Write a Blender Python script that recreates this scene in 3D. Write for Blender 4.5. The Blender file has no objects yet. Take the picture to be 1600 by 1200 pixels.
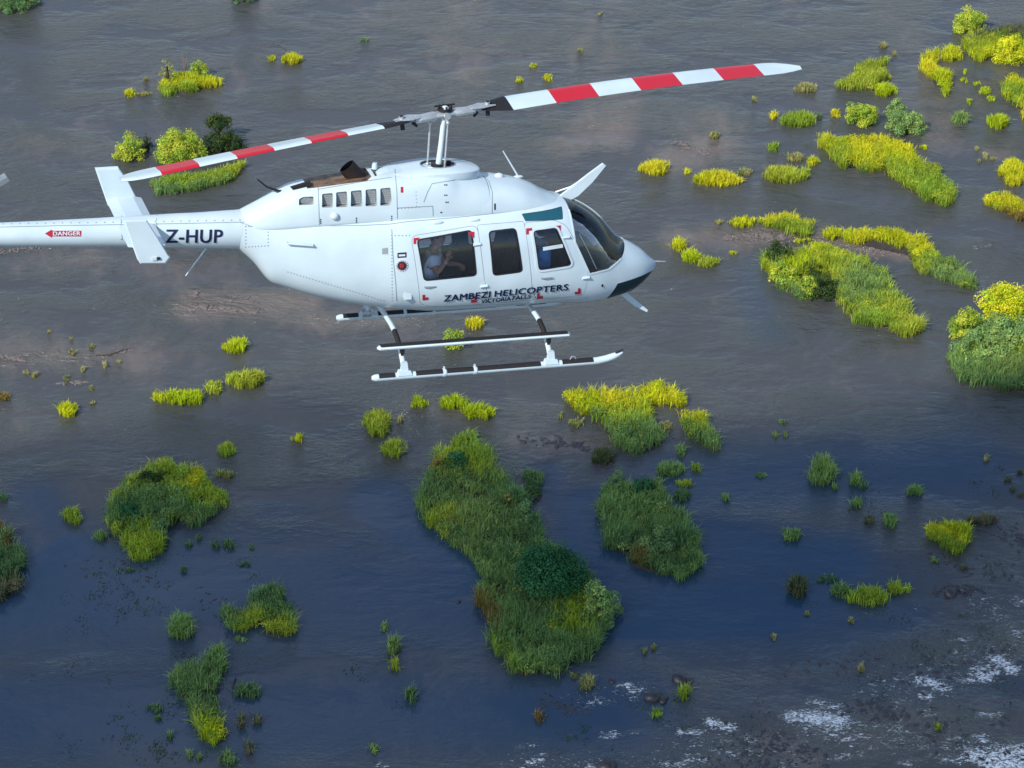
import bpy, bmesh, math, random
import numpy as np
from mathutils import Matrix, Vector

random.seed(7); np.random.seed(7)
scene = bpy.context.scene
rad = math.radians

# ------------------------------------------------------------------ camera, sky, sun, exposure
CAM_PITCH = 34.0           # degrees below the horizon
CAM_H = 175.0              # metres above the river
FPX = 3680.0               # focal length in pixels of the 1600 px wide photograph
cam_d = bpy.data.cameras.new('camera'); cam = bpy.data.objects.new('camera', cam_d)
scene.collection.objects.link(cam)
cam.location = (0, 0, CAM_H); cam.rotation_euler = (rad(90 - CAM_PITCH), 0, 0)
cam_d.sensor_width = 36.0; cam_d.lens = 36.0 * FPX / 1600.0
cam_d.clip_start = 0.5; cam_d.clip_end = 60000.0
scene.camera = cam

SUN_EL = 44.0
SUN_DIR = Vector((-0.70, -0.71, 0)).normalized() * math.cos(rad(SUN_EL)) + Vector((0, 0, math.sin(rad(SUN_EL))))
SUN_ROT = math.atan2(SUN_DIR.x, SUN_DIR.y)      # clockwise from +Y
world = bpy.data.worlds.new('World'); scene.world = world; world.use_nodes = True
wn = world.node_tree.nodes; wl = world.node_tree.links; wn.clear()
w_out = wn.new('ShaderNodeOutputWorld'); w_bg = wn.new('ShaderNodeBackground')
w_sky = wn.new('ShaderNodeTexSky'); w_sky.sky_type = 'NISHITA'; w_sky.sun_disc = False
w_sky.sun_elevation = rad(SUN_EL); w_sky.sun_rotation = SUN_ROT
w_sky.air_density = 1.0; w_sky.dust_density = 0.7; w_sky.ozone_density = 4.0
w_bg.inputs['Strength'].default_value = 0.15
# scattered thin cloud over the whole sky (flat cloud layer seen in perspective)
w_tc = wn.new('ShaderNodeTexCoord'); w_sep = wn.new('ShaderNodeSeparateXYZ')
wl.new(w_tc.outputs['Generated'], w_sep.inputs[0])
w_mx = wn.new('ShaderNodeMath'); w_mx.operation = 'MAXIMUM'; w_mx.inputs[1].default_value = 0.06
wl.new(w_sep.outputs['Z'], w_mx.inputs[0])
w_dv = wn.new('ShaderNodeVectorMath'); w_dv.operation = 'DIVIDE'
w_cmb = wn.new('ShaderNodeCombineXYZ')
for i in range(3): wl.new(w_mx.outputs[0], w_cmb.inputs[i])
wl.new(w_tc.outputs['Generated'], w_dv.inputs[0]); wl.new(w_cmb.outputs[0], w_dv.inputs[1])
w_n = wn.new('ShaderNodeTexNoise'); w_n.inputs['Scale'].default_value = 1.5
w_n.inputs['Detail'].default_value = 7; w_n.inputs['Roughness'].default_value = 0.6
w_n.inputs['Distortion'].default_value = 0.35
wl.new(w_dv.outputs[0], w_n.inputs['Vector'])
w_mr = wn.new('ShaderNodeMapRange'); w_mr.interpolation_type = 'SMOOTHSTEP'
w_mr.inputs['From Min'].default_value = 0.51; w_mr.inputs['From Max'].default_value = 0.70
w_mr.inputs['To Max'].default_value = 0.50
wl.new(w_n.outputs['Fac'], w_mr.inputs['Value'])
w_mix = wn.new('ShaderNodeMix'); w_mix.data_type = 'RGBA'
wl.new(w_mr.outputs[0], w_mix.inputs['Factor'])
wl.new(w_sky.outputs[0], w_mix.inputs['A']); w_mix.inputs['B'].default_value = (6.5, 6.6, 6.9, 1)
wl.new(w_mix.outputs['Result'], w_bg.inputs['Color']); wl.new(w_bg.outputs[0], w_out.inputs['Surface'])

sun_d = bpy.data.lights.new('sun', 'SUN'); sun_d.energy = 4.3; sun_d.angle = rad(0.53); sun_d.color = (1.0, 0.95, 0.86)
sun = bpy.data.objects.new('sun', sun_d); scene.collection.objects.link(sun)
sun.rotation_euler = (-SUN_DIR).to_track_quat('-Z', 'Y').to_euler()
scene.view_settings.view_transform = 'Standard'; scene.view_settings.look = 'None'
scene.view_settings.exposure = 0.20; scene.view_settings.gamma = 1.0; scene.view_settings.use_curve_mapping = False
scene.cycles.transparent_max_bounces = 24; scene.cycles.max_bounces = 7; scene.cycles.diffuse_bounces = 2; scene.cycles.glossy_bounces = 3

# ------------------------------------------------------------------ photograph geometry (pixel -> direction)
def RX(a): c, s = math.cos(a), math.sin(a); return np.array([[1, 0, 0], [0, c, -s], [0, s, c]])
def RY(a): c, s = math.cos(a), math.sin(a); return np.array([[c, 0, s], [0, 1, 0], [-s, 0, c]])
def RZ(a): c, s = math.cos(a), math.sin(a); return np.array([[c, -s, 0], [s, c, 0], [0, 0, 1]])
CAMR = RX(rad(90 - CAM_PITCH)); CAMO = np.array([0, 0, CAM_H])
def ray(u, v): return CAMR @ np.array([(u - 800) / FPX, (600 - v) / FPX, -1.0])
def ground(u, v, z=0.0):
    """pixel -> point on the river surface; works on arrays"""
    u = np.asarray(u, float); v = np.asarray(v, float)
    d = np.stack([(u - 800) / FPX, (600 - v) / FPX, -np.ones_like(u)], -1) @ CAMR.T
    t = (z - CAM_H) / d[..., 2]
    return CAMO + d * t[..., None]
def to_px(p):
    q = (np.asarray(p, float) - CAMO) @ CAMR
    return 800 + FPX * q[..., 0] / -q[..., 2], 600 - FPX * q[..., 1] / -q[..., 2]
def px_scale(u, v):
    """pixels per metre across the view and cosine of the depression angle, at a river point"""
    d = ray(u, v); t = CAM_H / -d[2]
    return FPX / t, math.sqrt(1 - (d[2] / np.linalg.norm(d)) ** 2), -d[2] / np.linalg.norm(d)

# ------------------------------------------------------------------ small helpers
COL = scene.collection
def link(o): COL.objects.link(o); return o
def tag(o, label=None, cat=None, group=None, kind=None):
    if label: o['label'] = label
    if cat: o['category'] = cat
    if group: o['group'] = group
    if kind: o['kind'] = kind
    return o
def make(name, verts, faces, mats=(), parent=None, mat_idx=None, smooth=False, sharp=None):
    me = bpy.data.meshes.new(name); me.from_pydata([tuple(v) for v in verts], [], [tuple(f) for f in faces])
    return wrap(name, me, mats, parent, mat_idx, smooth, sharp)
def wrap(name, me, mats=(), parent=None, mat_idx=None, smooth=False, sharp=None):
    for m in (mats if isinstance(mats, (list, tuple)) else [mats]): me.materials.append(m)
    if mat_idx is not None: me.polygons.foreach_set('material_index', list(mat_idx))
    if smooth:
        me.polygons.foreach_set('use_smooth', [True] * len(me.polygons))
        if sharp: me.set_sharp_from_angle(angle=rad(sharp))
    me.update()
    o = link(bpy.data.objects.new(name, me)); o.parent = parent
    return o
class MB:
    """collects verts/faces/material indices of one mesh"""
    def __init__(s): s.v = []; s.f = []; s.m = []
    def add(s, v, f, m=0):
        b = len(s.v); s.v += [tuple(p) for p in v]; s.f += [tuple(i + b for i in q) for q in f]
        s.m += [m] * len(f) if isinstance(m, int) else list(m)
        return s
    def box(s, c, d, rot=None, m=0, taper=1.0):
        v = []
        for sz in (-1, 1):
            k = taper if sz > 0 else 1
            for sx, sy in ((-1, -1), (1, -1), (1, 1), (-1, 1)):
                p = Vector((sx * d[0] / 2 * k, sy * d[1] / 2 * k, sz * d[2] / 2))
                if rot is not None: p = rot @ p
                v.append(tuple(p + Vector(c)))
        return s.add(v, [(3, 2, 1, 0), (4, 5, 6, 7), (0, 1, 5, 4), (1, 2, 6, 5), (2, 3, 7, 6), (3, 0, 4, 7)], m)
    def tube(s, pts, r, n=10, m=0, flat=1.0, cap=True):
        pts = [Vector(p) for p in pts]; k = len(pts)
        rs = [r] * k if isinstance(r, (int, float)) else r
        ms = [m] * (k - 1) if isinstance(m, int) else m
        up = Vector((0, 0, 1)); v = []; f = []; fm = []
        for i, p in enumerate(pts):
            t = (pts[min(i + 1, k - 1)] - pts[max(i - 1, 0)]).normalized()
            a = t.cross(up)
            if a.length < 1e-3: a = t.cross(Vector((1, 0, 0)))
            a.normalize(); b = a.cross(t).normalized()
            for j in range(n):
                q = 2 * math.pi * j / n
                v.append(p + a * math.cos(q) * rs[i] + b * math.sin(q) * rs[i] * flat)
        for i in range(k - 1):
            for j in range(n):
                f.append((i * n + j, i * n + (j + 1) % n, (i + 1) * n + (j + 1) % n, (i + 1) * n + j)); fm.append(ms[i])
        if cap:
            f.append(tuple(range(n - 1, -1, -1))); fm.append(ms[0])
            f.append(tuple((k - 1) * n + j for j in range(n))); fm.append(ms[-1])
        return s.add(v, f, fm)
    def ball(s, c, r, m=0, seg=12, ring=8, rot=None):
        r = (r, r, r) if isinstance(r, (int, float)) else r
        v = []; f = []
        for i in range(1, ring):
            th = math.pi * i / ring
            for j in range(seg):
                ph = 2 * math.pi * j / seg
                p = Vector((r[0] * math.sin(th) * math.cos(ph), r[1] * math.sin(th) * math.sin(ph), r[2] * math.cos(th)))
                v.append((rot @ p if rot else p) + Vector(c))
        t = len(v); pt = Vector((0, 0, r[2])); pb = Vector((0, 0, -r[2]))
        v += [(rot @ pt if rot else pt) + Vector(c), (rot @ pb if rot else pb) + Vector(c)]
        for i in range(ring - 2):
            for j in range(seg):
                f.append((i * seg + j, (i + 1) * seg + j, (i + 1) * seg + (j + 1) % seg, i * seg + (j + 1) % seg))
        for j in range(seg):
            f.append((t, j, (j + 1) % seg)); f.append((t + 1, (ring - 2) * seg + (j + 1) % seg, (ring - 2) * seg + j))
        return s.add(v, f, m)
    def build(s, name, mats, parent=None, smooth=False, sharp=40):
        return make(name, s.v, s.f, mats, parent, s.m, smooth, sharp)

# ------------------------------------------------------------------ materials
def mat(name, col, rough=0.5, metal=0.0, coat=0.0, noise=0.0, nscale=6.0, bump=0.0, spec=0.5):
    m = bpy.data.materials.new(name); m.use_nodes = True; n = m.node_tree.nodes; l = m.node_tree.links
    b = n['Principled BSDF']; b.inputs['Base Color'].default_value = (*col, 1); b.inputs['Roughness'].default_value = rough
    b.inputs['Metallic'].default_value = metal; b.inputs['Coat Weight'].default_value = coat
    b.inputs['Specular IOR Level'].default_value = spec
    if noise or bump:
        tc = n.new('ShaderNodeTexCoord'); t = n.new('ShaderNodeTexNoise'); t.inputs['Scale'].default_value = nscale
        t.inputs['Detail'].default_value = 6; l.new(tc.outputs['Object'], t.inputs['Vector'])
        if noise:
            r = n.new('ShaderNodeMapRange'); r.inputs['From Min'].default_value = 0.3; r.inputs['From Max'].default_value = 0.7
            r.inputs['To Min'].default_value = 1 - noise; r.inputs['To Max'].default_value = 1 + noise * 0.4
            l.new(t.outputs['Fac'], r.inputs['Value'])
            x = n.new('ShaderNodeMix'); x.data_type = 'RGBA'; x.blend_type = 'MULTIPLY'; x.inputs['Factor'].default_value = 1
            x.inputs['A'].default_value = (*col, 1); l.new(r.outputs[0], x.inputs['B']); l.new(x.outputs['Result'], b.inputs['Base Color'])
        if bump:
            bp = n.new('ShaderNodeBump'); bp.inputs['Strength'].default_value = bump; bp.inputs['Distance'].default_value = 0.01
            l.new(t.outputs['Fac'], bp.inputs['Height']); l.new(bp.outputs[0], b.inputs['Normal'])
    return m
def glass_mat(name, tint, refl=1.0, body=0.0):
    m = bpy.data.materials.new(name); m.use_nodes = True; n = m.node_tree.nodes; l = m.node_tree.links; n.clear()
    o = n.new('ShaderNodeOutputMaterial'); t = n.new('ShaderNodeBsdfTransparent'); t.inputs['Color'].default_value = (*tint, 1)
    g = n.new('ShaderNodeBsdfGlossy'); g.inputs['Roughness'].default_value = 0.03; g.inputs['Color'].default_value = (refl, refl, refl, 1)
    fr = n.new('ShaderNodeFresnel'); fr.inputs['IOR'].default_value = 1.5
    x = n.new('ShaderNodeMixShader'); l.new(fr.outputs[0], x.inputs[0]); l.new(t.outputs[0], x.inputs[1]); l.new(g.outputs[0], x.inputs[2])
    if body:
        df = n.new('ShaderNodeBsdfDiffuse'); df.inputs['Color'].default_value = (tint[0] * .5, tint[1] * .5, tint[2] * .5, 1)
        x2 = n.new('ShaderNodeMixShader'); x2.inputs[0].default_value = body; l.new(t.outputs[0], x2.inputs[1]); l.new(df.outputs[0], x2.inputs[2]); l.new(x2.outputs[0], x.inputs[1])
    l.new(x.outputs[0], o.inputs['Surface'])
    return m
M = {}
M['white'] = mat('white_paint', (0.56, 0.68, 0.735), 0.32, coat=0.2, noise=0.10, nscale=2.2)
M['white2'] = mat('white_metal', (0.56, 0.67, 0.72), 0.35, noise=0.08, nscale=8)
M['inner'] = mat('cabin_lining', (0.06, 0.07, 0.09), 0.8)
M['edge'] = mat('panel_gap', (0.36, 0.43, 0.46), 0.6)
M['black'] = mat('black_grip', (0.012, 0.010, 0.012), 0.7, noise=0.3, nscale=40)
M['rubber'] = mat('black_seal', (0.012, 0.012, 0.014), 0.5)
M['navy'] = mat('navy_lettering', (0.008, 0.010, 0.055), 0.4)
M['red'] = mat('red_paint', (0.50, 0.010, 0.022), 0.35)
M['redmark'] = mat('red_marking', (0.42, 0.012, 0.03), 0.4)
M['grey'] = mat('grey_metal', (0.30, 0.33, 0.35), 0.4, metal=0.3, noise=0.2, nscale=25)
M['silver'] = mat('bare_metal', (0.50, 0.54, 0.56), 0.35, metal=0.5, noise=0.25, nscale=30)
M['screen'] = mat('intake_screen', (0.30, 0.33, 0.34), 0.6, metal=0.0, noise=0.25, nscale=60, bump=0.3)
M['soot'] = mat('sooty_steel', (0.24, 0.15, 0.09), 0.55, metal=0.3, noise=0.75, nscale=9)
M['burnt'] = mat('burnt_steel', (0.02, 0.014, 0.012), 0.6, metal=0.3, noise=0.4, nscale=14)
M['dark'] = mat('dark_metal', (0.02, 0.02, 0.022), 0.5, metal=0.4)
M['seam'] = mat('panel_seam', (0.20, 0.26, 0.30), 0.6)
M['glass'] = glass_mat('cabin_glass', (0.95, 0.97, 0.99), 0.9)
M['teal'] = glass_mat('tinted_glass', (0.08, 0.42, 0.58), 0.9, 0.45)
M['chin'] = glass_mat('chin_glass', (0.05, 0.20, 0.25), 0.9, 0.35)
M['seat'] = mat('seat_fabric', (0.05, 0.035, 0.035), 0.85, noise=0.3, nscale=30)
M['panel'] = mat('instrument_panel', (0.012, 0.012, 0.014), 0.55)
M['skin'] = mat('skin', (0.42, 0.21, 0.14), 0.55)
M['skin2'] = mat('skin_dark', (0.13, 0.065, 0.04), 0.55)
M['blue'] = mat('blue_shirt', (0.06, 0.27, 0.62), 0.8, noise=0.2, nscale=20)
M['tee'] = mat('white_tee', (0.70, 0.76, 0.84), 0.8, noise=0.12, nscale=20)
M['denim'] = mat('dark_trousers', (0.02, 0.03, 0.06), 0.85)
M['hair'] = mat('dark_hair', (0.012, 0.009, 0.007), 0.6)
M['plate'] = mat('dark_plate', (0.02, 0.02, 0.03), 0.4)
M['lampred'] = mat('fuel_cap_red', (0.33, 0.02, 0.015), 0.3, noise=0.3, nscale=50)

# ------------------------------------------------------------------ the river
WATER_Z = 0.0
def seg_field(px, py, strokes):
    """sum of soft strokes: (x0,y0,x1,y1,radius,weight) in photograph pixels"""
    out = np.zeros_like(px)
    for x0, y0, x1, y1, r, w in strokes:
        dx, dy = x1 - x0, y1 - y0; L = dx * dx + dy * dy + 1e-6
        t = np.clip(((px - x0) * dx + (py - y0) * dy) / L, 0, 1)
        d2 = (px - x0 - t * dx) ** 2 + ((py - y0 - t * dy) * 1.6) ** 2
        out = np.maximum(out, w * np.exp(-d2 / (r * r)))
    return out
FOAM = [(1380, 1075, 1600, 1020, 60, .42), (1250, 1130, 1600, 1180, 45, .45), (1050, 1150, 1250, 1190, 35, .40), (900, 1090, 1000, 1080, 30, .38), (800, 1190, 1100, 1195, 25, .42), (1540, 940, 1600, 1000, 40, .4),
        (1232, 1118, 1262, 1122, 12, .9), (1262, 1120, 1315, 1128, 17, 1.0), (1290, 1142, 1325, 1160, 10, .7), (1330, 1150, 1350, 1148, 9, .6),
        (1265, 1095, 1312, 1104, 9, .75), (1320, 1106, 1338, 1112, 7, .6), (1438, 1062, 1468, 1072, 11, 1.0), (1440, 1085, 1452, 1090, 9, .9),
        (1462, 1076, 1480, 1080, 7, .8), (1520, 1047, 1556, 1050, 8, .95), (1530, 1058, 1545, 1062, 10, .9), (1505, 1062, 1520, 1064, 8, .8),
        (1556, 1028, 1582, 1046, 10, 1.0), (1496, 998, 1512, 1004, 7, .7), (1490, 1015, 1498, 1024, 8, .6), (1520, 1178, 1560, 1196, 16, 1.0),
        (1565, 1185, 1600, 1200, 24, 1.1), (1590, 1170, 1600, 1172, 12, .9), (1555, 1166, 1568, 1170, 9, .8), (1525, 1150, 1540, 1157, 9, .8),
        (1530, 1115, 1560, 1118, 8, .7), (1438, 1112, 1456, 1116, 8, .7), (1395, 1095, 1420, 1098, 8, .6), (1396, 1118, 1404, 1126, 7, .6),
        (1395, 1135, 1408, 1138, 8, .7), (1550, 955, 1562, 966, 8, .6), (1580, 984, 1592, 992, 9, .7), (1585, 938, 1600, 942, 8, .7),
        (1065, 1142, 1102, 1146, 8, .8), (1108, 1128, 1142, 1138, 11, .9), (1166, 1152, 1176, 1156, 8, .7), (975, 1071, 1000, 1076, 9, .8),
        (985, 1085, 990, 1092, 7, .7), (925, 1098, 945, 1096, 7, .7), (942, 1149, 964, 1148, 7, .85), (985, 1142, 1000, 1143, 6, .6), (892, 1150, 898, 1150, 6, .6),
        (1078, 1182, 1100, 1186, 8, .7), (1120, 1172, 1152, 1178, 8, .7), (1045, 1195, 1066, 1192, 9, .8), (825, 1194, 848, 1184, 8, .8), (810, 1168, 835, 1164, 6, .6),
        (920, 1198, 930, 1199, 7, .8), (1290, 1186, 1345, 1180, 8, .6), (1410, 1192, 1425, 1196, 7, .7), (1470, 1188, 1500, 1190, 8, .7), (1215, 1194, 1230, 1196, 6, .6),
        (560, 500, 575, 508, 6, .45), (520, 505, 545, 500, 5, .4), (590, 505, 660, 495, 5, .45), (1040, 458, 1060, 446, 4, .4), (1010, 440, 1050, 430, 3, .35),
        (1520, 388, 1545, 384, 5, .5), (1526, 410, 1536, 416, 4, .4), (1530, 440, 1560, 430, 5, .3),
        (1053, 218, 1070, 226, 5, .5), (1070, 226, 1105, 240, 6, .45), (1024, 152, 1045, 151, 4, .4), (660, 145, 672, 150, 4, .45), (1040, 207, 1050, 210, 4, .4),
        (590, 1194, 600, 1200, 6, .8), (40, 392, 62, 385, 4, .45), (5, 396, 28, 393, 4, .4), (170, 382, 185, 386, 4, .4), (1350, 955, 1362, 962, 5, .5), (1427, 948, 1440, 952, 6, .5)]
SHOAL = [(560, 130, 720, 100, 55, .8), (700, 55, 760, 30, 40, .6), (830, 45, 960, 30, 45, .7), (880, 110, 950, 95, 40, .6), (870, 230, 960, 215, 40, .7),
         (1050, 250, 1120, 230, 40, .8), (1060, 375, 1240, 365, 32, 1.0), (1290, 372, 1420, 395, 26, 1.3), (300, 475, 470, 470, 40, .9), (20, 545, 220, 560, 50, .7),
         (470, 500, 650, 500, 35, .6), (60, 400, 300, 420, 50, .5), (1430, 110, 1580, 140, 60, .7), (1480, 220, 1560, 240, 40, .5), (640, 640, 700, 640, 40, .6),
         (820, 690, 950, 695, 40, .6), (1150, 1120, 1600, 1130, 90, .25), (80, 200, 330, 150, 60, .3), (1210, 1160, 1260, 1190, 35, .8)]
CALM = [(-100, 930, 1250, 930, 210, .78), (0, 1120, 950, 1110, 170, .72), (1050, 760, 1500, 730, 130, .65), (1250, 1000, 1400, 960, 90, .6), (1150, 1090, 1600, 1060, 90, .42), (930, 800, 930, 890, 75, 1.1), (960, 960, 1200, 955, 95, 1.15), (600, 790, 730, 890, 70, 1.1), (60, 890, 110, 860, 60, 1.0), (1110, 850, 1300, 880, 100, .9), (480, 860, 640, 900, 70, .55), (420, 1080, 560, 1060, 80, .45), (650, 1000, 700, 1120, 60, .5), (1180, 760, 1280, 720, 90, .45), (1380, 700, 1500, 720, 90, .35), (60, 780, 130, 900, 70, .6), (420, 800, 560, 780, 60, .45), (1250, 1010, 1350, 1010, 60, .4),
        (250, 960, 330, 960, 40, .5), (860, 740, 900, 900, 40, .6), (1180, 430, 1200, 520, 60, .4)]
xs = np.concatenate([[-30000, -9000, -3000, -1000, -400, -160], np.arange(-100, 100.1, .8), [160, 400, 1000, 3000, 9000, 30000]])
ys = np.concatenate([[-30000, -9000, -3000, -800, -200, 0, 60, 110], np.arange(130, 330.1, .7), [360, 450, 900, 2000, 6000, 30000]])
gx, gy = np.meshgrid(xs, ys); nx, ny = len(xs), len(ys)
gv = np.stack([gx.ravel(), gy.ravel(), np.zeros(gx.size)], -1)
vis = (np.abs(gv[:, 0]) < 140) & (gv[:, 1] > 110) & (gv[:, 1] < 380)
pu = np.full(len(gv), -1e4); pv = np.full(len(gv), -1e4)
pu[vis], pv[vis] = to_px(gv[vis])
idx = np.arange(nx * ny).reshape(ny, nx)
gf = np.stack([idx[:-1, :-1].ravel(), idx[:-1, 1:].ravel(), idx[1:, 1:].ravel(), idx[1:, :-1].ravel()], -1)
def fast_mesh(name, v, f, col=None):
    me = bpy.data.meshes.new(name); v = np.asarray(v, np.float32); f = np.asarray(f, np.int32); k = f.shape[1]
    me.vertices.add(len(v)); me.vertices.foreach_set('co', v.ravel())
    me.loops.add(f.size); me.loops.foreach_set('vertex_index', f.ravel())
    me.polygons.add(len(f)); me.polygons.foreach_set('loop_start', np.arange(0, f.size, k, dtype=np.int32))
    if col is not None:
        a = me.attributes.new('Col', 'FLOAT_COLOR', 'POINT')
        c = np.ones((len(v), 4), np.float32); c[:, :3] = col; a.data.foreach_set('color', c.ravel())
    me.update(calc_edges=True); me.validate()
    return me
wme = fast_mesh('river', gv, gf)
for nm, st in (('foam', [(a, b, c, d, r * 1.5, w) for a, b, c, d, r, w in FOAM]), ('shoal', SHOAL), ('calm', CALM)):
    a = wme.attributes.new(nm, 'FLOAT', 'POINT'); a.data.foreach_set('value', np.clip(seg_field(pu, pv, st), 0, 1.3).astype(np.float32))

def water_material():
    m = bpy.data.materials.new('river_water'); m.use_nodes = True; n = m.node_tree.nodes; l = m.node_tree.links
    b = n['Principled BSDF']
    geo = n.new('ShaderNodeNewGeometry')
    def attr(a): x = n.new('ShaderNodeAttribute'); x.attribute_name = a; return x.outputs['Fac']
    def noise(scale, stretch=(1, 1, 1), detail=5, rough=.55, dist=0.0, rot=0.0):
        mp = n.new('ShaderNodeMapping'); mp.inputs['Scale'].default_value = stretch; mp.inputs['Rotation'].default_value = (0, 0, rot)
        l.new(geo.outputs['Position'], mp.inputs['Vector'])
        t = n.new('ShaderNodeTexNoise'); t.inputs['Scale'].default_value = scale; t.inputs['Detail'].default_value = detail
        t.inputs['Roughness'].default_value = rough; t.inputs['Distortion'].default_value = dist
        l.new(mp.outputs[0], t.inputs['Vector']); return t.outputs['Fac']
    def math_(op, a, bb, clamp=False):
        x = n.new('ShaderNodeMath'); x.operation = op; x.use_clamp = clamp
        for i, q in enumerate((a, bb)):
            if isinstance(q, (int, float)): x.inputs[i].default_value = q
            else: l.new(q, x.inputs[i])
        return x.outputs[0]
    def ramp(v, a, bb, lo=0.0, hi=1.0):
        x = n.new('ShaderNodeMapRange'); x.interpolation_type = 'SMOOTHSTEP'; l.new(v, x.inputs['Value'])
        x.inputs['From Min'].default_value = a; x.inputs['From Max'].default_value = bb
        x.inputs['To Min'].default_value = lo; x.inputs['To Max'].default_value = hi; return x.outputs[0]
    def mix(f, a, bb):
        x = n.new('ShaderNodeMix'); x.data_type = 'RGBA'
        if isinstance(f, float): x.inputs['Factor'].default_value = f
        else: l.new(f, x.inputs['Factor'])
        for k, q in (('A', a), ('B', bb)):
            if isinstance(q, tuple): x.inputs[k].default_value = (*q, 1)
            else: l.new(q, x.inputs[k])
        return x.outputs['Result']
    foam_a, shoal_a, calm_a = attr('foam'), attr('shoal'), attr('calm')
    n_big = noise(.035, detail=6, rough=.6, dist=.6)              # river-bed patches
    n_bed = noise(.22, (1, .55, 1), 7, .65, .8, .35)
    bed = ramp(math_('ADD', math_('MULTIPLY', shoal_a, .32), math_('ADD', math_('MULTIPLY', n_big, .45), math_('MULTIPLY', n_bed, .55))), .50, .86)
    col = mix(bed, WATER_COL, SHOAL_COL)
    col = mix(math_('MULTIPLY', ramp(calm_a, .1, .9), .75), col, (.010, .052, .112))   # sky-reflection blue painted into the base colour of calm pools
    stones = ramp(noise(.75, (1, 1.7, 1), 5, .7), .60, .70)       # dark stones showing through the shallows
    stones = math_('MULTIPLY', stones, ramp(bed, .25, .8))
    col = mix(math_('MULTIPLY', stones, .7), col, (.035, .028, .03))
    fn = noise(1.15, (1, 2.3, 1), 8, .76, 1.6, -.35)
    fsum = math_('ADD', math_('MULTIPLY', foam_a, .30), fn)
    foam = ramp(fsum, .665, .725)
    foam = math_('MULTIPLY', math_('MULTIPLY', foam, ramp(foam_a, .06, .28)), ramp(noise(2.6, (1, 1.8, 1), 4, .7, .8, .5), .36, .50))
    col = mix(foam, col, (.80, .84, .85))
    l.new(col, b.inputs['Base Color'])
    b.inputs['IOR'].default_value = WATER_IOR
    rr = math_('ADD', math_('MULTIPLY', foam, .5), ramp(calm_a, .0, .8, .16, .05)); l.new(rr, b.inputs['Roughness'])
    w1 = noise(1.6, (1, 1.9, 1), 5, .6, .4, -.2); w2 = noise(.5, (1, 2.2, 1), 5, .6, .45, .25); w3 = noise(4.5, (1, 1.5, 1), 3, .6)
    hgt = math_('ADD', math_('MULTIPLY', w1, .30), math_('ADD', math_('MULTIPLY', w2, .55), math_('MULTIPLY', w3, .08)))
    patch = ramp(noise(.055, (1, 1.8, 1), 4, .6, .3, .3), .38, .64, .22, 1.5)
    amp = math_('MULTIPLY', math_('MULTIPLY', patch, ramp(calm_a, .05, .8, 1.0, .12)), math_('ADD', 1.0, math_('MULTIPLY', math_('ADD', shoal_a, foam_a), 1.2)))
    hgt = math_('ADD', math_('MULTIPLY', hgt, amp), math_('MULTIPLY', foam, .25))
    bp = n.new('ShaderNodeBump'); bp.inputs['Strength'].default_value = 1.0; bp.inputs['Distance'].default_value = WATER_BUMP
    l.new(hgt, bp.inputs['Height']); l.new(bp.outputs[0], b.inputs['Normal'])
    return m
WATER_COL = (.056, .058, .056); SHOAL_COL = (.135, .110, .095); WATER_IOR = 1.62; WATER_BUMP = 0.40
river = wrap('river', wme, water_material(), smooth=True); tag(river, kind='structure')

# ------------------------------------------------------------------ the cloud whose shadow lies over the near half of the river
def cloud():
    bx = [-300, 0, 120, 200, 330, 480, 700, 800, 930, 1020, 1110, 1250, 1450, 1600, 1900]
    by = [690, 705, 740, 770, 790, 745, 705, 690, 660, 690, 680, 640, 575, 545, 520]
    U = np.linspace(-500, 2100, 84); S = np.linspace(0, 1, 44)
    top = []; bot = []; alt = 380.0; k = alt / SUN_DIR.z
    far_edge = ground(U, np.interp(U, bx, by))
    for j, s in enumerate(S):
        for i, u in enumerate(U):
            near = np.array([far_edge[i, 0] * .80, 166.0, 0.0])
            p = far_edge[i] * (1 - s) + near * s
            p = p + np.array([SUN_DIR.x, SUN_DIR.y, SUN_DIR.z]) * k
            e = min(s * 2.2, (1 - s) * 8, i / 8, (len(U) - 1 - i) / 8); e = max(0.0, min(1.0, e)); e = e * e * (3 - 2 * e)
            w = math.sin(p[0] * .11 + 1.3 * math.sin(p[1] * .09)) * math.cos(p[1] * .13 + p[0] * .05)
            e *= (1 + .35 * w)
            top.append(p + np.array([0, 0, .3 + 60 * e])); bot.append(p - np.array([0, 0, .3 + 22 * e]))
    nU, nS = len(U), len(S); v = top + bot; o = nU * nS; f = []
    for j in range(nS - 1):
        for i in range(nU - 1):
            a, b_, c, d = j * nU + i, j * nU + i + 1, (j + 1) * nU + i + 1, (j + 1) * nU + i
            f.append((d, c, b_, a)); f.append((o + a, o + b_, o + c, o + d))
    ring = [i for i in range(nU)] + [(j * nU + nU - 1) for j in range(1, nS)] + [(nS - 1) * nU + i for i in range(nU - 2, -1, -1)] + [j * nU for j in range(nS - 2, 0, -1)]
    for q in range(len(ring)):
        a, b_ = ring[q], ring[(q + 1) % len(ring)]; f.append((a, b_, o + b_, o + a))
    m = bpy.data.materials.new('cloud_vapour'); m.use_nodes = True; n = m.node_tree.nodes; n.clear()
    out = n.new('ShaderNodeOutputMaterial'); vol = n.new('ShaderNodeVolumePrincipled')
    vol.inputs['Color'].default_value = (.96, .97, 1, 1); vol.inputs['Density'].default_value = CLOUD_DENS
    m.node_tree.links.new(vol.outputs[0], out.inputs['Volume'])
    c = make('cloud', v, f, m, smooth=True); tag(c, kind='structure')
CLOUD_DENS = 0.022
cloud()

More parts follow.
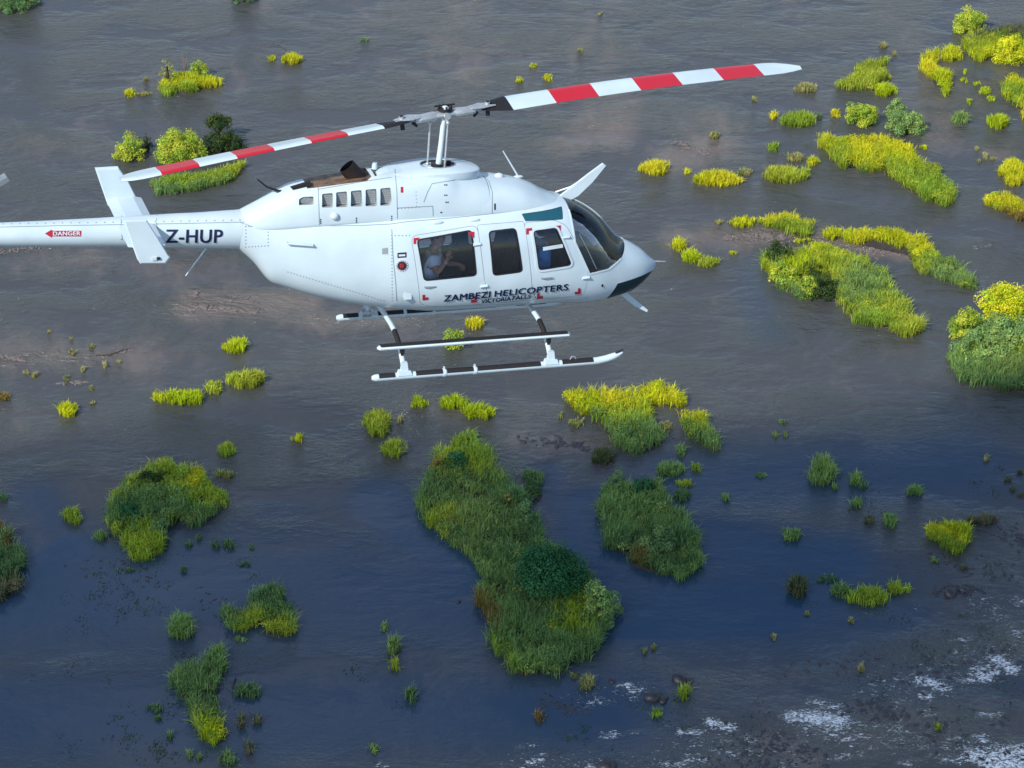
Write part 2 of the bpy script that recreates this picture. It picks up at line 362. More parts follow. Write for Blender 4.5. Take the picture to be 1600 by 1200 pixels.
# ------------------------------------------------------------------ the helicopter (body axes: x nose, y port, z up; origin under the mast)
HROT = RZ(rad(15)) @ RY(rad(4.7)) @ RX(rad(-11))
HORG = CAMO + ray(683, 262) * 31.4 - HROT @ np.array([0, 0, 2.2])
HMAT = Matrix([[*HROT[0], HORG[0]], [*HROT[1], HORG[1]], [*HROT[2], HORG[2]], [0, 0, 0, 1]])
heli = link(bpy.data.objects.new('helicopter', None)); heli.matrix_world = HMAT; heli.empty_display_size = .5
tag(heli, 'white helicopter with red and white striped rotor blades flying over the river', 'helicopter')
RO = HROT.T @ (CAMO - HORG)
def bray(u, v): return HROT.T @ ray(u, v)
def at_y(u, v, y): d = bray(u, v); return RO + d * (y - RO[1]) / d[1]
def at_z(u, v, z): d = bray(u, v); return RO + d * (z - RO[2]) / d[2]

def pchip(x, y, q):
    x = np.asarray(x, float); y = np.asarray(y, float); h = np.diff(x); d = np.diff(y) / h; m = np.zeros(len(x))
    for i in range(1, len(x) - 1):
        if d[i - 1] * d[i] > 0:
            w1, w2 = 2 * h[i] + h[i - 1], h[i] + 2 * h[i - 1]; m[i] = (w1 + w2) / (w1 / d[i - 1] + w2 / d[i])
    m[0], m[-1] = d[0], d[-1]
    i = np.clip(np.searchsorted(x, q) - 1, 0, len(h) - 1); t = (q - x[i]) / h[i]
    return (2 * t**3 - 3 * t**2 + 1) * y[i] + (t**3 - 2 * t**2 + t) * h[i] * m[i] + (-2 * t**3 + 3 * t**2) * y[i + 1] + (t**3 - t**2) * h[i] * m[i + 1]
class Loft:
    """stations: x, z_bottom, z_widest, z_top, half width, lower exponent, upper exponent"""
    def __init__(s, st):
        st = sorted(st); a = np.array(st, float); a[:, 1:4] += .018 * a[:, :1]; s.x0, s.x1 = a[0, 0], a[-1, 0]
        s.X = np.linspace(s.x0, s.x1, 1600); s.P = [pchip(a[:, 0], a[:, k], s.X) for k in range(1, 7)]
    def par(s, x): return [np.interp(x, s.X, p) for p in s.P]
    def F(s, p):
        zb, zm, zt, w, nl, nu = s.par(p[..., 0]); up = p[..., 2] > zm
        h = np.where(up, zt - zm, zm - zb); n = np.where(up, nu, nl)
        f = (np.abs(p[..., 1]) / w) ** n + (np.abs(p[..., 2] - zm) / np.maximum(h, 1e-4)) ** n - 1
        return np.where((p[..., 0] < s.x0) | (p[..., 0] > s.x1), 9.0, f)
    def y(s, x, z):
        zb, zm, zt, w, nl, nu = s.par(x); h, n = (zt - zm, nu) if z > zm else (zm - zb, nl)
        return w * max(0.0, 1 - min(1, abs(z - zm) / h) ** n) ** (1 / n)
    def hit(s, u, v):
        d = bray(u, v); t = np.arange(26, 38, .02); f = s.F(RO + t[:, None] * d)
        k = np.argmax(f < 0)
        if f[k] >= 0: k = max(1, int(np.argmin(f)))
        a, b = t[max(k - 1, 0)], t[k]
        for _ in range(14):
            m_ = (a + b) / 2
            if s.F((RO + m_ * d)[None])[0] < 0: b = m_
            else: a = m_
        return RO + b * d
    def normal(s, p):
        e = 1e-3; g = []
        for k in range(3):
            q1 = np.array(p, float); q2 = q1.copy(); q1[k] += e; q2[k] -= e
            g.append(s.F(q1[None])[0] - s.F(q2[None])[0])
        g = np.array(g); return g / (np.linalg.norm(g) + 1e-9)
    def grid(s, nx, na, t=0.0, trim=0.0):
        x0, x1 = s.x0 + trim, s.x1 - trim
        q = np.linspace(0, 1, nx); X = x0 + (x1 - x0) * q
        v = []; ang = np.linspace(0, 2 * math.pi, na, endpoint=False) + math.pi / na
        for x in X:
            zb, zm, zt, w, nl, nu = s.par(x)
            w, zt, zb = max(w - t, .004), max(zt - t, zm + .004), min(zb + t, zm - .004)
            for a in ang:
                c, sn = math.cos(a), math.sin(a); n = nu if sn > 0 else nl
                v.append((x, w * math.copysign(abs(c) ** (2 / n), c), zm + (zt - zm if sn > 0 else zm - zb) * math.copysign(abs(sn) ** (2 / n), sn)))
        f = [(i * na + (j + 1) % na, i * na + j, (i + 1) * na + j, (i + 1) * na + (j + 1) % na) for i in range(nx - 1) for j in range(na)]
        f = [q_[::-1] for q_ in f]
        f = [tuple(q_) for q_ in f]
        f.append(tuple(range(na))); f.append(tuple((nx - 1) * na + j for j in range(na - 1, -1, -1)))
        return v, f
FUS = Loft([(3.15, .54, .58, .62, .03, 2, 2), (3.08, .45, .57, .68, .12, 2, 2), (2.92, .32, .55, .83, .25, 2.1, 2.1), (2.72, .21, .57, .955, .345, 2.2, 2.2),
            (2.57, .19, .60, 1.03, .40, 2.3, 2.2), (2.42, .165, .66, 1.20, .445, 2.4, 2.2), (2.28, .155, .70, 1.365, .49, 2.4, 2.3), (2.1, .15, .78, 1.51, .54, 2.4, 2.4),
            (1.9, .17, .86, 1.62, .58, 2.5, 2.6), (1.7, .19, .90, 1.685, .612, 2.5, 2.9), (1.3, .21, .92, 1.74, .645, 2.5, 3.2), (.8, .215, .92, 1.76, .66, 2.5, 3.3),
            (0, .235, .92, 1.77, .655, 2.5, 3.3), (-.5, .295, .95, 1.77, .63, 2.4, 3.3), (-1.0, .38, 1.0, 1.77, .565, 2.3, 3.2), (-1.6, .53, 1.1, 1.775, .465, 2.2, 3.0),
            (-2.1, .72, 1.22, 1.80, .365, 2.1, 2.8), (-2.27, .80, 1.28, 1.81, .335, 2.1, 2.6), (-2.5, 1.10, 1.43, 1.82, .29, 2, 2.2), (-2.72, 1.32, 1.56, 1.81, .25, 2, 2)])
BOOM = Loft([(-6.75, 1.66, 1.80, 1.94, .14, 2, 2), (-5.88, 1.585, 1.735, 1.885, .15, 2, 2), (-4.3, 1.45, 1.645, 1.84, .195, 2, 2), (-2.66, 1.29, 1.55, 1.81, .26, 2, 2)])
COWL = Loft([(-2.66, 1.5, 1.64, 1.81, .20, 2, 2), (-2.45, 1.5, 1.64, 1.90, .27, 2, 2.3), (-2.12, 1.5, 1.65, 2.06, .33, 2, 2.6), (-1.95, 1.5, 1.66, 2.12, .35, 2, 2.8),
             (-1.24, 1.5, 1.68, 2.195, .42, 2, 3.1), (-.72, 1.5, 1.68, 2.225, .455, 2, 3.8), (-.3, 1.5, 1.68, 2.235, .475, 2, 4.4), (.0, 1.5, 1.68, 2.225, .485, 2, 4.2),
             (.22, 1.5, 1.68, 2.16, .485, 2, 3.2), (.42, 1.5, 1.68, 2.11, .485, 2, 2.9), (.62, 1.5, 1.66, 2.06, .475, 2, 2.8)])
FAIR = Loft([(.50, 1.5, 1.66, 2.06, .485, 2, 2.7), (.80, 1.5, 1.66, 2.03, .475, 2, 2.5), (1.1, 1.5, 1.65, 1.965, .45, 2, 2.3), (1.3, 1.5, 1.64, 1.89, .41, 2, 2.1),
             (1.5, 1.5, 1.63, 1.775, .35, 2, 2), (1.66, 1.5, 1.60, 1.70, .27, 2, 2), (1.74, 1.5, 1.58, 1.66, .2, 2, 2)])

def loft_shell(l, nx, na, t, tin=0.0):
    """closed outer surface plus (if t) an inner one turned inside out; material 0 outside, 1 inside"""
    v, f = l.grid(nx, na, tin, .002 + tin); m = [0] * len(f)
    if t:
        v2, f2 = l.grid(nx, na, tin + t, .004 + t * 1.4 + tin); b = len(v)
        v += v2; f += [tuple(i + b for i in q[::-1]) for q in f2]; m += [1] * len(f2)
    return v, f, m
def raw(v, f, m, mats):
    me = bpy.data.meshes.new('tmp'); me.from_pydata([tuple(map(float, p)) for p in v], [], f)
    for x in mats: me.materials.append(x)
    me.polygons.foreach_set('material_index', m); me.update(); return me
def recalc(me):
    bm = bmesh.new(); bm.from_mesh(me); bmesh.ops.recalc_face_normals(bm, faces=bm.faces); bm.to_mesh(me); bm.free()
def boolean(me, cut, op='DIFFERENCE'):
    a = link(bpy.data.objects.new('tmp_a', me)); b = link(bpy.data.objects.new('tmp_b', cut))
    md = a.modifiers.new('b', 'BOOLEAN'); md.operation = op; md.solver = 'EXACT'; md.object = b; md.use_hole_tolerant = False
    bpy.context.view_layer.update()
    r = bpy.data.meshes.new_from_object(a.evaluated_get(bpy.context.evaluated_depsgraph_get()))
    bpy.data.objects.remove(a); bpy.data.objects.remove(b)
    return r
def rounded(poly, r, n=4):
    out = []; k = len(poly)
    for i in range(k):
        p, a, b = Vector(poly[i]), Vector(poly[i - 1]), Vector(poly[(i + 1) % k])
        d1, d2 = (a - p), (b - p); q = min(r, d1.length * .45, d2.length * .45); p1, p2 = p + d1.normalized() * q, p + d2.normalized() * q
        for j in range(n + 1):
            t = j / n; out.append(tuple(p1 * (1 - t) ** 2 + p * 2 * t * (1 - t) + p2 * t * t))
    return out
def grow(poly, d):
    c = sum((Vector(p) for p in poly), Vector((0, 0))) / len(poly); out = []; k = len(poly)
    ar = sum(poly[i][0] * poly[(i + 1) % k][1] - poly[(i + 1) % k][0] * poly[i][1] for i in range(k)); sg = 1 if ar > 0 else -1
    for i in range(k):
        t = (Vector(poly[(i + 1) % k]) - Vector(poly[i - 1])); t.normalize(); out.append((poly[i][0] + sg * t.y * d, poly[i][1] - sg * t.x * d))
    return out
def prisms(items, mats, mi=2, axis='y'):
    """items: (polygon, lo, hi); polygon in x,z (axis y) or x,y (axis z)"""
    v = []; f = []
    for poly, lo, hi in items:
        b = len(v); k = len(poly)
        for h in (lo, hi):
            for p in poly: v.append((p[0], h, p[1]) if axis == 'y' else (p[0], p[1], h))
        f.append(tuple(b + i for i in range(k))); f.append(tuple(b + k + i for i in range(k - 1, -1, -1)))
        f += [(b + i, b + k + i, b + k + (i + 1) % k, b + (i + 1) % k) for i in range(k)]
    me = raw(v, f, [mi] * len(f), mats); recalc(me); return me

# window and door outlines, read off the photograph onto the starboard skin
def side(px, l=FUS, r=.04, n=4): return rounded([(float(q[0]), float(q[2])) for q in (l.hit(*p) for p in px)], r, n)
W_REAR = side([(652, 375), (736, 360), (744, 430), (663, 438)], r=.05)
W_MID = side([(764, 362), (805, 357), (816, 424), (771, 430)], r=.05)
W_FRONT = side([(833, 361), (869, 356), (893, 414), (842, 422)], r=.05)
W_ROOF = side([(815, 334), (878, 322), (880, 343), (821, 346)], r=.015)
W_WIND = rounded([(x_, z_ + .018 * x_) for x_, z_ in ((1.735, 1.90), (1.755, 1.45), (1.785, 1.20), (2.02, .715), (2.32, .73), (2.55, .85), (2.66, .99), (2.95, 1.25), (2.65, 1.9))], .05, 4)
W_CHIN = side([(950, 463), (965, 443), (1014, 425)], r=.01, n=2)
c0, c1, c2 = W_CHIN[1], W_CHIN[4], W_CHIN[7]
W_CHIN = [(c0[0], c0[1] - .02), c1, c2, (3.2, c2[1] - .02), (3.2, .1), (c0[0], .1)]
D_REAR = side([(642, 369), (745, 352), (749, 376), (757, 440), (764, 474), (700, 480), (656, 476)], r=.10, n=5)
D_MID = side([(745.7, 352), (818, 346), (831, 450), (837, 468), (764.7, 474), (757.7, 440), (749.7, 376)], r=.03)
D_FRONT = side([(818.8, 348), (866, 344), (884, 352), (903, 385), (919, 424), (912, 461), (838, 468), (831.8, 450)], r=.06)
glass_windows = {'rear': W_REAR, 'mid': W_MID, 'front': W_FRONT}
FM = [M['white'], M['inner'], M['edge']]
v_, f_, m_ = loft_shell(FUS, 110, 64, .025)
shell = raw(v_, f_, m_, FM)
cut = prisms([(w, -2, 2) for w in (W_REAR, W_MID, W_FRONT, W_ROOF)] + [(W_WIND, -2, 2), (W_CHIN, -2, 2)], FM)
shell = boolean(shell, cut)
doors = []
for poly in (D_REAR, D_MID, D_FRONT):
    doors.append(boolean(shell.copy(), prisms([(poly, -2, -.2)], FM), 'INTERSECT'))
shell = boolean(shell, prisms([(grow(p, .005), -2, -.2) for p in (D_REAR, D_FRONT)], FM))
shell = boolean(shell, prisms([(grow(D_MID, .005), -2, -.2)], FM))
def finish(me, name, parent, sharp=38):
    me.polygons.foreach_set('use_smooth', [True] * len(me.polygons)); me.set_sharp_from_angle(angle=rad(sharp)); me.update()
    o = link(bpy.data.objects.new(name, me)); o.parent = parent; return o
fus = finish(shell, 'fuselage', heli)
door_o = [finish(d, 'door', heli) for d in doors]
for d, t in zip(door_o, ('rear cabin door with a big square window', 'narrow middle door panel with an upright window', 'pilot door with a slanted window')): d['label'] = t
# glass, cut out of a thinner skin
gv_, gf_, gm_ = loft_shell(FUS, 110, 64, .006, .006)
def pane(poly, m, parent, name='window', lo=-2, hi=2):
    g = boolean(raw(gv_, gf_, [0] * len(gf_), [m]), prisms([(grow(poly, -.001), lo, hi)], [m], 0), 'INTERSECT')
    return finish(g, name, parent, 50)
for w, d in zip((W_REAR, W_MID, W_FRONT), door_o):
    pane(w, M['glass'], d, 'window', -2, -.15); pane(w, M['glass'], fus, 'window', .15, 2)
pane(W_WIND, M['glass'], heli, 'windscreen')
pane(W_ROOF, M['teal'], heli, 'roof_window', -2, -.05); pane(W_ROOF, M['teal'], heli, 'roof_window', .05, 2)
pane(W_CHIN, M['chin'], heli, 'chin_window')

# things laid on a skin: ribbons, dots and lettering
def ribbon(name, lofts, lines, width, m, parent, closed=False, off=.003, px=True, step=6.0):
    l = lofts; ob = None
    for ln in lines:
        pts = []; mb = MB()
        seq = list(ln) + ([ln[0]] if closed else [])
        for a, b in zip(seq[:-1], seq[1:]):
            L = math.dist(a, b); k = max(1, int(L / (step if px else .05)))
            for i in range(k): t = i / k; pts.append((a[0] + (b[0] - a[0]) * t, a[1] + (b[1] - a[1]) * t))
        pts.append(seq[-1])
        P = [l.hit(*p) if px else np.array([p[0], -l.y(p[0], p[1]), p[1]]) for p in pts]
        N = [l.normal(p) for p in P]; k = len(P); v = []
        for i in range(k):
            a, b = (P[i - 1] if i else (P[-2] if closed else P[0])), (P[i + 1] if i < k - 1 else (P[1] if closed else P[-1]))
            t = b - a; s_ = np.cross(N[i], t); s_ /= (np.linalg.norm(s_) + 1e-9); q = P[i] + N[i] * off
            v += [q - s_ * width / 2, q + s_ * width / 2, q + s_ * width / 2 - N[i] * off * 2, q - s_ * width / 2 - N[i] * off * 2]
        f = []
        for i in range(k - 1):
            a, b = i * 4, i * 4 + 4
            f += [(a, a + 1, b + 1, b), (a + 1, a + 2, b + 2, b + 1), (a + 3, a, b, b + 3)]
        mb.add(v, f); ob = mb.build(name, m, parent)
    return ob
def dots(name, l, lines, size, gap, m, parent):
    mb = MB()
    for a, b in lines:
        L = math.dist(a, b); k = max(1, int(L / gap))
        for i in range(k + 1):
            p = l.hit(a[0] + (b[0] - a[0]) * i / k, a[1] + (b[1] - a[1]) * i / k); n = l.normal(p)
            t = np.cross(n, [0, 0, 1.0]); t /= np.linalg.norm(t) + 1e-9; w = np.cross(t, n); q = p + n * .002
            mb.add([q - t * size - w * size, q + t * size - w * size, q + t * size + w * size, q - t * size + w * size], [(0, 1, 2, 3)])
    ob = mb.build(name, m, parent); ob['kind'] = 'stuff'; return ob
def lettering(text, l, p00, p10, hpx, m, parent, name='lettering', bold=.02, shear=0.0, off=.004, xs=1.0):
    cu = bpy.data.curves.new('t', 'FONT'); cu.body = text; cu.space_character = 1.06; cu.resolution_u = 3; cu.shear = shear
    o = link(bpy.data.objects.new('t', cu)); bpy.context.view_layer.update()
    me = bpy.data.meshes.new_from_object(o.evaluated_get(bpy.context.evaluated_depsgraph_get())); bpy.data.objects.remove(o)
    bm = bmesh.new(); bm.from_mesh(me); bmesh.ops.remove_doubles(bm, verts=bm.verts, dist=1e-5); bmesh.ops.triangulate(bm, faces=bm.faces)
    for _ in range(3):
        es = [e for e in bm.edges if e.calc_length() > .22]
        if es: bmesh.ops.subdivide_edges(bm, edges=es, cuts=1, use_grid_fill=False); bmesh.ops.triangulate(bm, faces=bm.faces)
    bm.to_mesh(me); bm.free()
    co = np.array([v.co[:2] for v in me.vertices]); fs = [tuple(p.vertices) for p in me.polygons]; lo, hi = co.min(0), co.max(0); mb = MB()
    # heavier strokes: the same letters laid down a few times, each a hair further out
    for k, (dx, dy) in enumerate(((0, 0), (-bold, -bold * .4), (bold, bold * .4), (-bold, bold * .4), (bold, -bold * .4))):
        v = []
        for x, y in co:
            a, b = (x + dx - lo[0]) / (hi[0] - lo[0]), (y + dy - lo[1]) / (hi[1] - lo[1])
            p = l.hit(p00[0] + (p10[0] - p00[0]) * a + b * hpx[0], p00[1] + (p10[1] - p00[1]) * a + b * hpx[1]); v.append(p + l.normal(p) * (off + .0008 * k))
        mb.add(v, fs)
    return mb.build(name, m, parent)
def decal(name, l, polys, m, parent, off=.004):
    for poly in polys:
        mb = MB(); bm = bmesh.new(); bm.faces.new([bm.verts.new((*p, 0)) for p in poly]); bmesh.ops.triangulate(bm, faces=bm.faces)
        for _ in range(3):
            es = [e for e in bm.edges if e.calc_length() > 4]
            if es: bmesh.ops.subdivide_edges(bm, edges=es, cuts=1); bmesh.ops.triangulate(bm, faces=bm.faces)
        bm.verts.index_update(); P = [l.hit(v.co.x, v.co.y) for v in bm.verts]
        mb.add([p + l.normal(p) * off for p in P], [tuple(v.index for v in f.verts) for f in bm.faces]); bm.free(); ob = mb.build(name, m, parent)
    return ob

for w, d in zip((W_REAR, W_MID), door_o[:2]): ribbon('window_seal', FUS, [w], .022, M['rubber'], d, True, .004, False)
ribbon('window_frame', FUS, [grow(W_FRONT, .02)], .03, M['white2'], door_o[2], True, .010, False)
ribbon('window_seal', FUS, [grow(W_FRONT, -.004)], .016, M['rubber'], door_o[2], True, .006, False)
ribbon('sliding_sash', FUS, [[(848, 389), (879, 384)]], .045, M['white2'], door_o[2], off=.012)
# windscreen frame, seams, markings
ribbon('windscreen_frame', FUS, [[(x_, z_ + .018 * x_) for x_, z_ in ((1.745, 1.60), (1.755, 1.45), (1.785, 1.20), (2.02, .715), (2.32, .73), (2.52, .835))]], .02, M['white2'], heli, False, .006, False)
pp = MB(); zt_ = [(x, float(FUS.par(x)[2])) for x in np.linspace(1.76, 2.66, 16)]
pp.tube([(x, 0, z + .004) for x, z in zt_], .009, 8); pp.build('windscreen_post', M['white2'], heli, True)
ribbon('panel_seam', FUS, [[(388, 349), (430, 350), (470, 352), (520, 353), (570, 352), (610, 350), (640, 346)],
                           [(640, 346), (700, 341), (770, 334), (815, 328)], [(612, 358), (614, 400), (618, 440), (620, 470)],
                           [(905, 366), (918, 390), (932, 420)], [(885, 468), (920, 466)]], .008, M['seam'], fus)
dots('rivet_row', FUS, [((384, 354), (419, 352)), ((419, 352), (419, 384)), ((419, 384), (384, 386)), ((384, 354), (384, 386)),
                        ((612, 368), (640, 368)), ((612, 368), (613, 470)), ((660, 480), (830, 474)), ((450, 425), (600, 470))], .0075, 5, M['seam'], fus)
decal('step_panel', FUS, [[(597, 388), (606, 387), (606, 397), (597, 397)], [(521, 334), (530, 333), (531, 345), (523, 345)]], M['screen'], fus)
decal('placard', FUS, [[(621, 395), (635, 394), (635, 402), (621, 403)]], M['plate'], fus)
decal('placard_strip', FUS, [[(623, 397.5), (633, 397), (633, 400), (623, 400.5)]], M['white2'], fus, .007)
fc = FUS.hit(628, 415); fn_ = FUS.normal(fc); fm_ = Vector(fn_).to_track_quat('Z', 'Y').to_matrix()
def disc(mb, c, n, r, z0, z1, seg=24, m=0, r2=None):
    q = Vector(n).to_track_quat('Z', 'Y'); r2 = r if r2 is None else r2; v = []
    for z, rr in ((z0, r), (z1, r2)):
        for j in range(seg): a = 2 * math.pi * j / seg; v.append(Vector(c) + q @ Vector((rr * math.cos(a), rr * math.sin(a), z)))
    f = [(j, (j + 1) % seg, seg + (j + 1) % seg, seg + j) for j in range(seg)] + [tuple(range(seg, 2 * seg)), tuple(range(seg - 1, -1, -1))]
    mb.add(v, f, m)
mb = MB(); disc(mb, fc, fn_, .082, -.01, .006, m=0); disc(mb, fc, fn_, .06, .004, .012, m=1); disc(mb, fc, fn_, .034, .01, .022, m=2, r2=.026)
for k in range(14):
    a = 2 * math.pi * k / 14; q = Vector(fn_).to_track_quat('Z', 'Y'); c = Vector(fc) + q @ Vector((.07 * math.cos(a), .07 * math.sin(a), .008)); mb.box(c, (.011, .011, .006), q.to_matrix(), 3)
mb.build('fuel_cap', [M['white2'], M['plate'], M['lampred'], M['redmark']], fus)
def ell(x, y, sx, sy, a=9, w=4):
    return [[(x, y), (x + sx * a, y - sx * 0.9), (x + sx * (a + .3), y - sx * .9 + sy * w), (x + sx * w, y - sx * .4 + sy * w), (x + sx * w, y + sy * a), (x, y + sy * a + .4)]]
for d, ms in ((0, [ell(646, 372, 1, 1), ell(741, 362, -1, 1), ell(660, 469, 1, -1)]), (1, [ell(745, 472, -1, -1)]),
              (2, [ell(822, 357, 1, 1), ell(876, 352, -1, 1), ell(839, 467, 1, -1), ell(907, 459, -1, -1)])):
    decal('corner_mark', FUS, [p for q in ms for p in q], M['redmark'], door_o[d], .005)
for t_, p0_, p1_, h_ in (('ZAMBEZI', (693.3, 470.8), (765.3, 464.1), (1, -9.5)), ('HELICOPTERS', (772.6, 463.4), (887, 452.8), (1, -9.5)), ('VICTORIA', (751.5, 473.5), (797.6, 468.8), (.8, -5.8)), ('FALLS', (800.6, 468.4), (829, 465.5), (.8, -5.8))):
    lettering(t_, FUS, p0_, p1_, h_, M['navy'], fus, 'lettering', .024, off=.006)
lettering('Z-HUP', BOOM, (259, 379), (347, 379), (1, -20), M['navy'], heli, 'lettering', .022)
decal('danger_arrow', BOOM, [[(70, 365), (81, 358.5), (81, 360.5), (127, 360.5), (127, 369.3), (81, 369.3), (81, 371.5)]], M['redmark'], heli, .003)
lettering('DANGER', BOOM, (83, 368), (125.5, 367.5), (0, -6), M['white2'], heli, 'danger_lettering', .03, off=.006)
# door handles and hinges
for d, u, v in ((0, 671, 448), (2, 853, 434)):
    p = FUS.hit(u, v); n = FUS.normal(p); mb = MB(); r = Vector(n).to_track_quat('Z', 'X').to_matrix()
    mb.tube([p + n * .004 + np.array([-.07, 0, 0]), p + n * .012 + np.array([-.02, 0, 0]), p + n * .010 + np.array([.09, 0, 0])], [.012, .016, .007], 8, flat=.8)
    mb.build('handle', M['grey'], door_o[d], True)
for d, u, v in ((0, 745, 382), (0, 756, 447), (2, 884, 371), (2, 915, 434)):
    p = FUS.hit(u, v); n = FUS.normal(p); mb = MB()
    mb.tube([p + n * .012 - np.array([.05, 0, .004]), p + n * .012 + np.array([.05, 0, .004])], .014, 8); mb.box(p + n * .004, (.10, .012, .045))
    mb.build('hinge', M['white2'], door_o[d], True)
for u, v in ((684, 348), (741, 344)):
    p = FUS.hit(u, v); n = FUS.normal(p); mb = MB(); mb.ball(p, (.085, .02, .028), seg=12); mb.build('door_cap', M['white'], fus, True)
p = FUS.hit(637, 462); mb = MB(); mb.box(p, (.10, .03, .10)); mb.build('step_pocket', M['white2'], fus)
mb = MB(); mb.tube([FUS.hit(447, 378) + [0, -.0, 0], FUS.hit(448, 379) + [0, -.05, 0], FUS.hit(488, 382) + [0, -.05, 0], FUS.hit(489, 382) + [0, 0, 0]], .011, 8); mb.build('grab_handle', M['white2'], fus, True)

# tail boom and tail surfaces
bv, bf, bm_ = loft_shell(BOOM, 60, 32, 0); boom = finish(raw(bv, bf, bm_, [M['white']]), 'tail_boom', heli)
ribbon('panel_seam', BOOM, [[(0, 355), (100, 352.5), (190, 351), (300, 349), (381, 347)]], .008, M['seam'], boom)
ribbon('panel_seam', BOOM, [[(190, 337), (189, 350), (191, 375)], [(244, 334), (245, 350), (246, 378)]], .007, M['seam'], boom)
dots('rivet_row', BOOM, [((5, 350), (375, 344)), ((190, 338), (190, 374)), ((245, 336), (245, 378))], .008, 13, M['seam'], boom)
for sgn, c_ in ((-1, at_y(229, 378, -1.0)), (1, at_y(193, 306, 1.0))):
    sec = []; xr = (at_y(229, 378, -1.0)[0] + at_y(193, 306, 1.0)[0]) / 2; mb = MB()
    for yy, xm in ((.10 * sgn, xr), (1.0 * sgn, float(c_[0]))):
        ch = .47
        sec.append([(xm + ch / 2, yy, 1.69), (xm + ch * .25, yy, 1.725), (xm - ch * .2, yy, 1.72), (xm - ch / 2, yy, 1.693), (xm - ch * .2, yy, 1.67), (xm + ch * .25, yy, 1.663)])
    v = sec[0] + sec[1]; mb.add(v, [(i, (i + 1) % 6, 6 + (i + 1) % 6, 6 + i) for i in range(6)] + [tuple(range(6)), tuple(range(11, 5, -1))])
    mb.build('stabilizer', M['white'], heli)
def finlet(y, px, t=.03):
    P = [at_y(u, v, y) for u, v in px]; k = len(P)
    v = [p + [0, -t / 2, 0] for p in P] + [p + [0, t / 2, 0] for p in P]; c = sum(P) / k
    v += [c + (p - c) * .93 + [0, -t * .9, 0] for p in P] + [c + (p - c) * .93 + [0, t * .9, 0] for p in P]
    f = [tuple(range(2 * k, 3 * k)), tuple(range(4 * k - 1, 3 * k - 1, -1))]
    for i in range(k):
        j = (i + 1) % k; f += [(i, j, k + j, k + i), (i, 2 * k + i, 2 * k + j, j), (k + i, k + j, 3 * k + j, 3 * k + i)]
    me = raw(v, f, [0] * len(f), [M['white']]); recalc(me)
    o = link(bpy.data.objects.new('end_fin', me)); o.parent = heli; return o
fn1 = finlet(-1.0, [(193, 343), (228, 342), (247, 372), (263, 399), (266, 402), (259, 411), (219, 411.5), (214, 404), (203, 373)])
fn2 = finlet(1.0, [(148, 262), (184, 260), (201, 284), (226, 334), (240, 356), (199, 358), (168, 320)])
mb = MB(); p = at_y(241, 404, -1.03); mb.box(p, (.06, .03, .04)); mb.ball(p + np.array([.05, -.005, 0]), (.03, .02, .02), 1); mb.build('position_light', [M['white2'], M['dark']], fn1)
mb = MB()   # main vertical fin
fp = [(-5.98, 1.66), (-6.18, 1.92), (-6.55, 2.75), (-6.95, 2.78), (-6.72, 1.98), (-6.55, 1.62), (-6.75, .95), (-6.45, .92), (-6.2, 1.45)]
v = [(x, -.035, z) for x, z in fp] + [(x, .035, z) for x, z in fp]; k = len(fp)
mb.add(v, [tuple(range(k)), tuple(range(2 * k - 1, k - 1, -1))] + [(i, k + i, k + (i + 1) % k, (i + 1) % k) for i in range(k)]); mb.build('vertical_fin', M['white'], heli)
# tail rotor on the port side
tr = MB(); tr.tube([(-6.42, .05, 1.80), (-6.42, .40, 1.80)], .05, 10); tr.tube([(-6.42, .34, 1.80), (-6.42, .44, 1.80)], .09, 12)
tr = tr.build('tail_rotor', M['grey'], heli, True)
tip = at_y(17, 291, .36) * .5 + at_y(5, 262, .36) * .5; td = Vector(tip) - Vector((-6.42, .36, 1.80)); td.y = 0; L_ = td.length; td.normalize()
for sg in (1, -1):
    mb = MB(); d = td * sg; w = d.cross(Vector((0, 1, 0))).normalized(); o = Vector((-6.42, .37, 1.80)); mb.v = []; cs = []
    for r in (.08, .2, L_):
        for a, b in ((-.065, -.006), (.0, -.016), (.065, -.004), (.0, .016)): cs.append(o + d * r + w * a + Vector((0, b, 0)))
    f = [(i * 4 + j, i * 4 + (j + 1) % 4, i * 4 + 4 + (j + 1) % 4, i * 4 + 4 + j) for i in range(2) for j in range(4)] + [(0, 1, 2, 3), (11, 10, 9, 8)]
    mb.add(cs, f); mb.build('tail_blade', M['grey'], tr)

# engine cowling with its grilles and exhaust trough
CM = [M['white'], M['soot'], M['screen'], M['burnt']]
cv, cf, _ = loft_shell(COWL, 80, 56, 0)
cowl = raw(cv, cf, [0] * len(cf), CM)
gr_px = [[(503, 303), (520, 301.5), (520, 324), (503, 324.5)], [(525, 300.5), (542, 299), (543, 323.5), (525, 324)], [(548, 298.5), (565, 297), (566, 322.5), (548, 323)],
         [(571, 296.5), (588, 295), (589, 322), (571, 322.5)], [(594, 294.5), (610, 293), (612, 313), (609, 321), (594, 321.5)], [(467, 311), (474, 307.5), (490, 307), (490, 319.5), (467, 321)]]
items = []; grill = []
for g in gr_px:
    P = [COWL.hit(*p) for p in g]; yy = max(p[1] for p in P); items.append((rounded([(float(p[0]), float(p[2])) for p in P], .02, 3), -2, float(yy) + .05)); grill.append((P, yy))
cowl = boolean(cowl, prisms(items, CM, 2))
tops = [[(572, 259), (595, 256.5), (602, 262), (578, 266)], [(579, 267.5), (603, 264), (608, 272), (586, 278)]]
it2 = []
for t in tops:
    P = [at_z(u, v, 2.17) for u, v in t]; it2.append((rounded([(float(p[0]), float(p[1])) for p in P], .02, 3), 2.10, 3.0))
cowl = boolean(cowl, prisms(it2, CM, 2, 'z'))
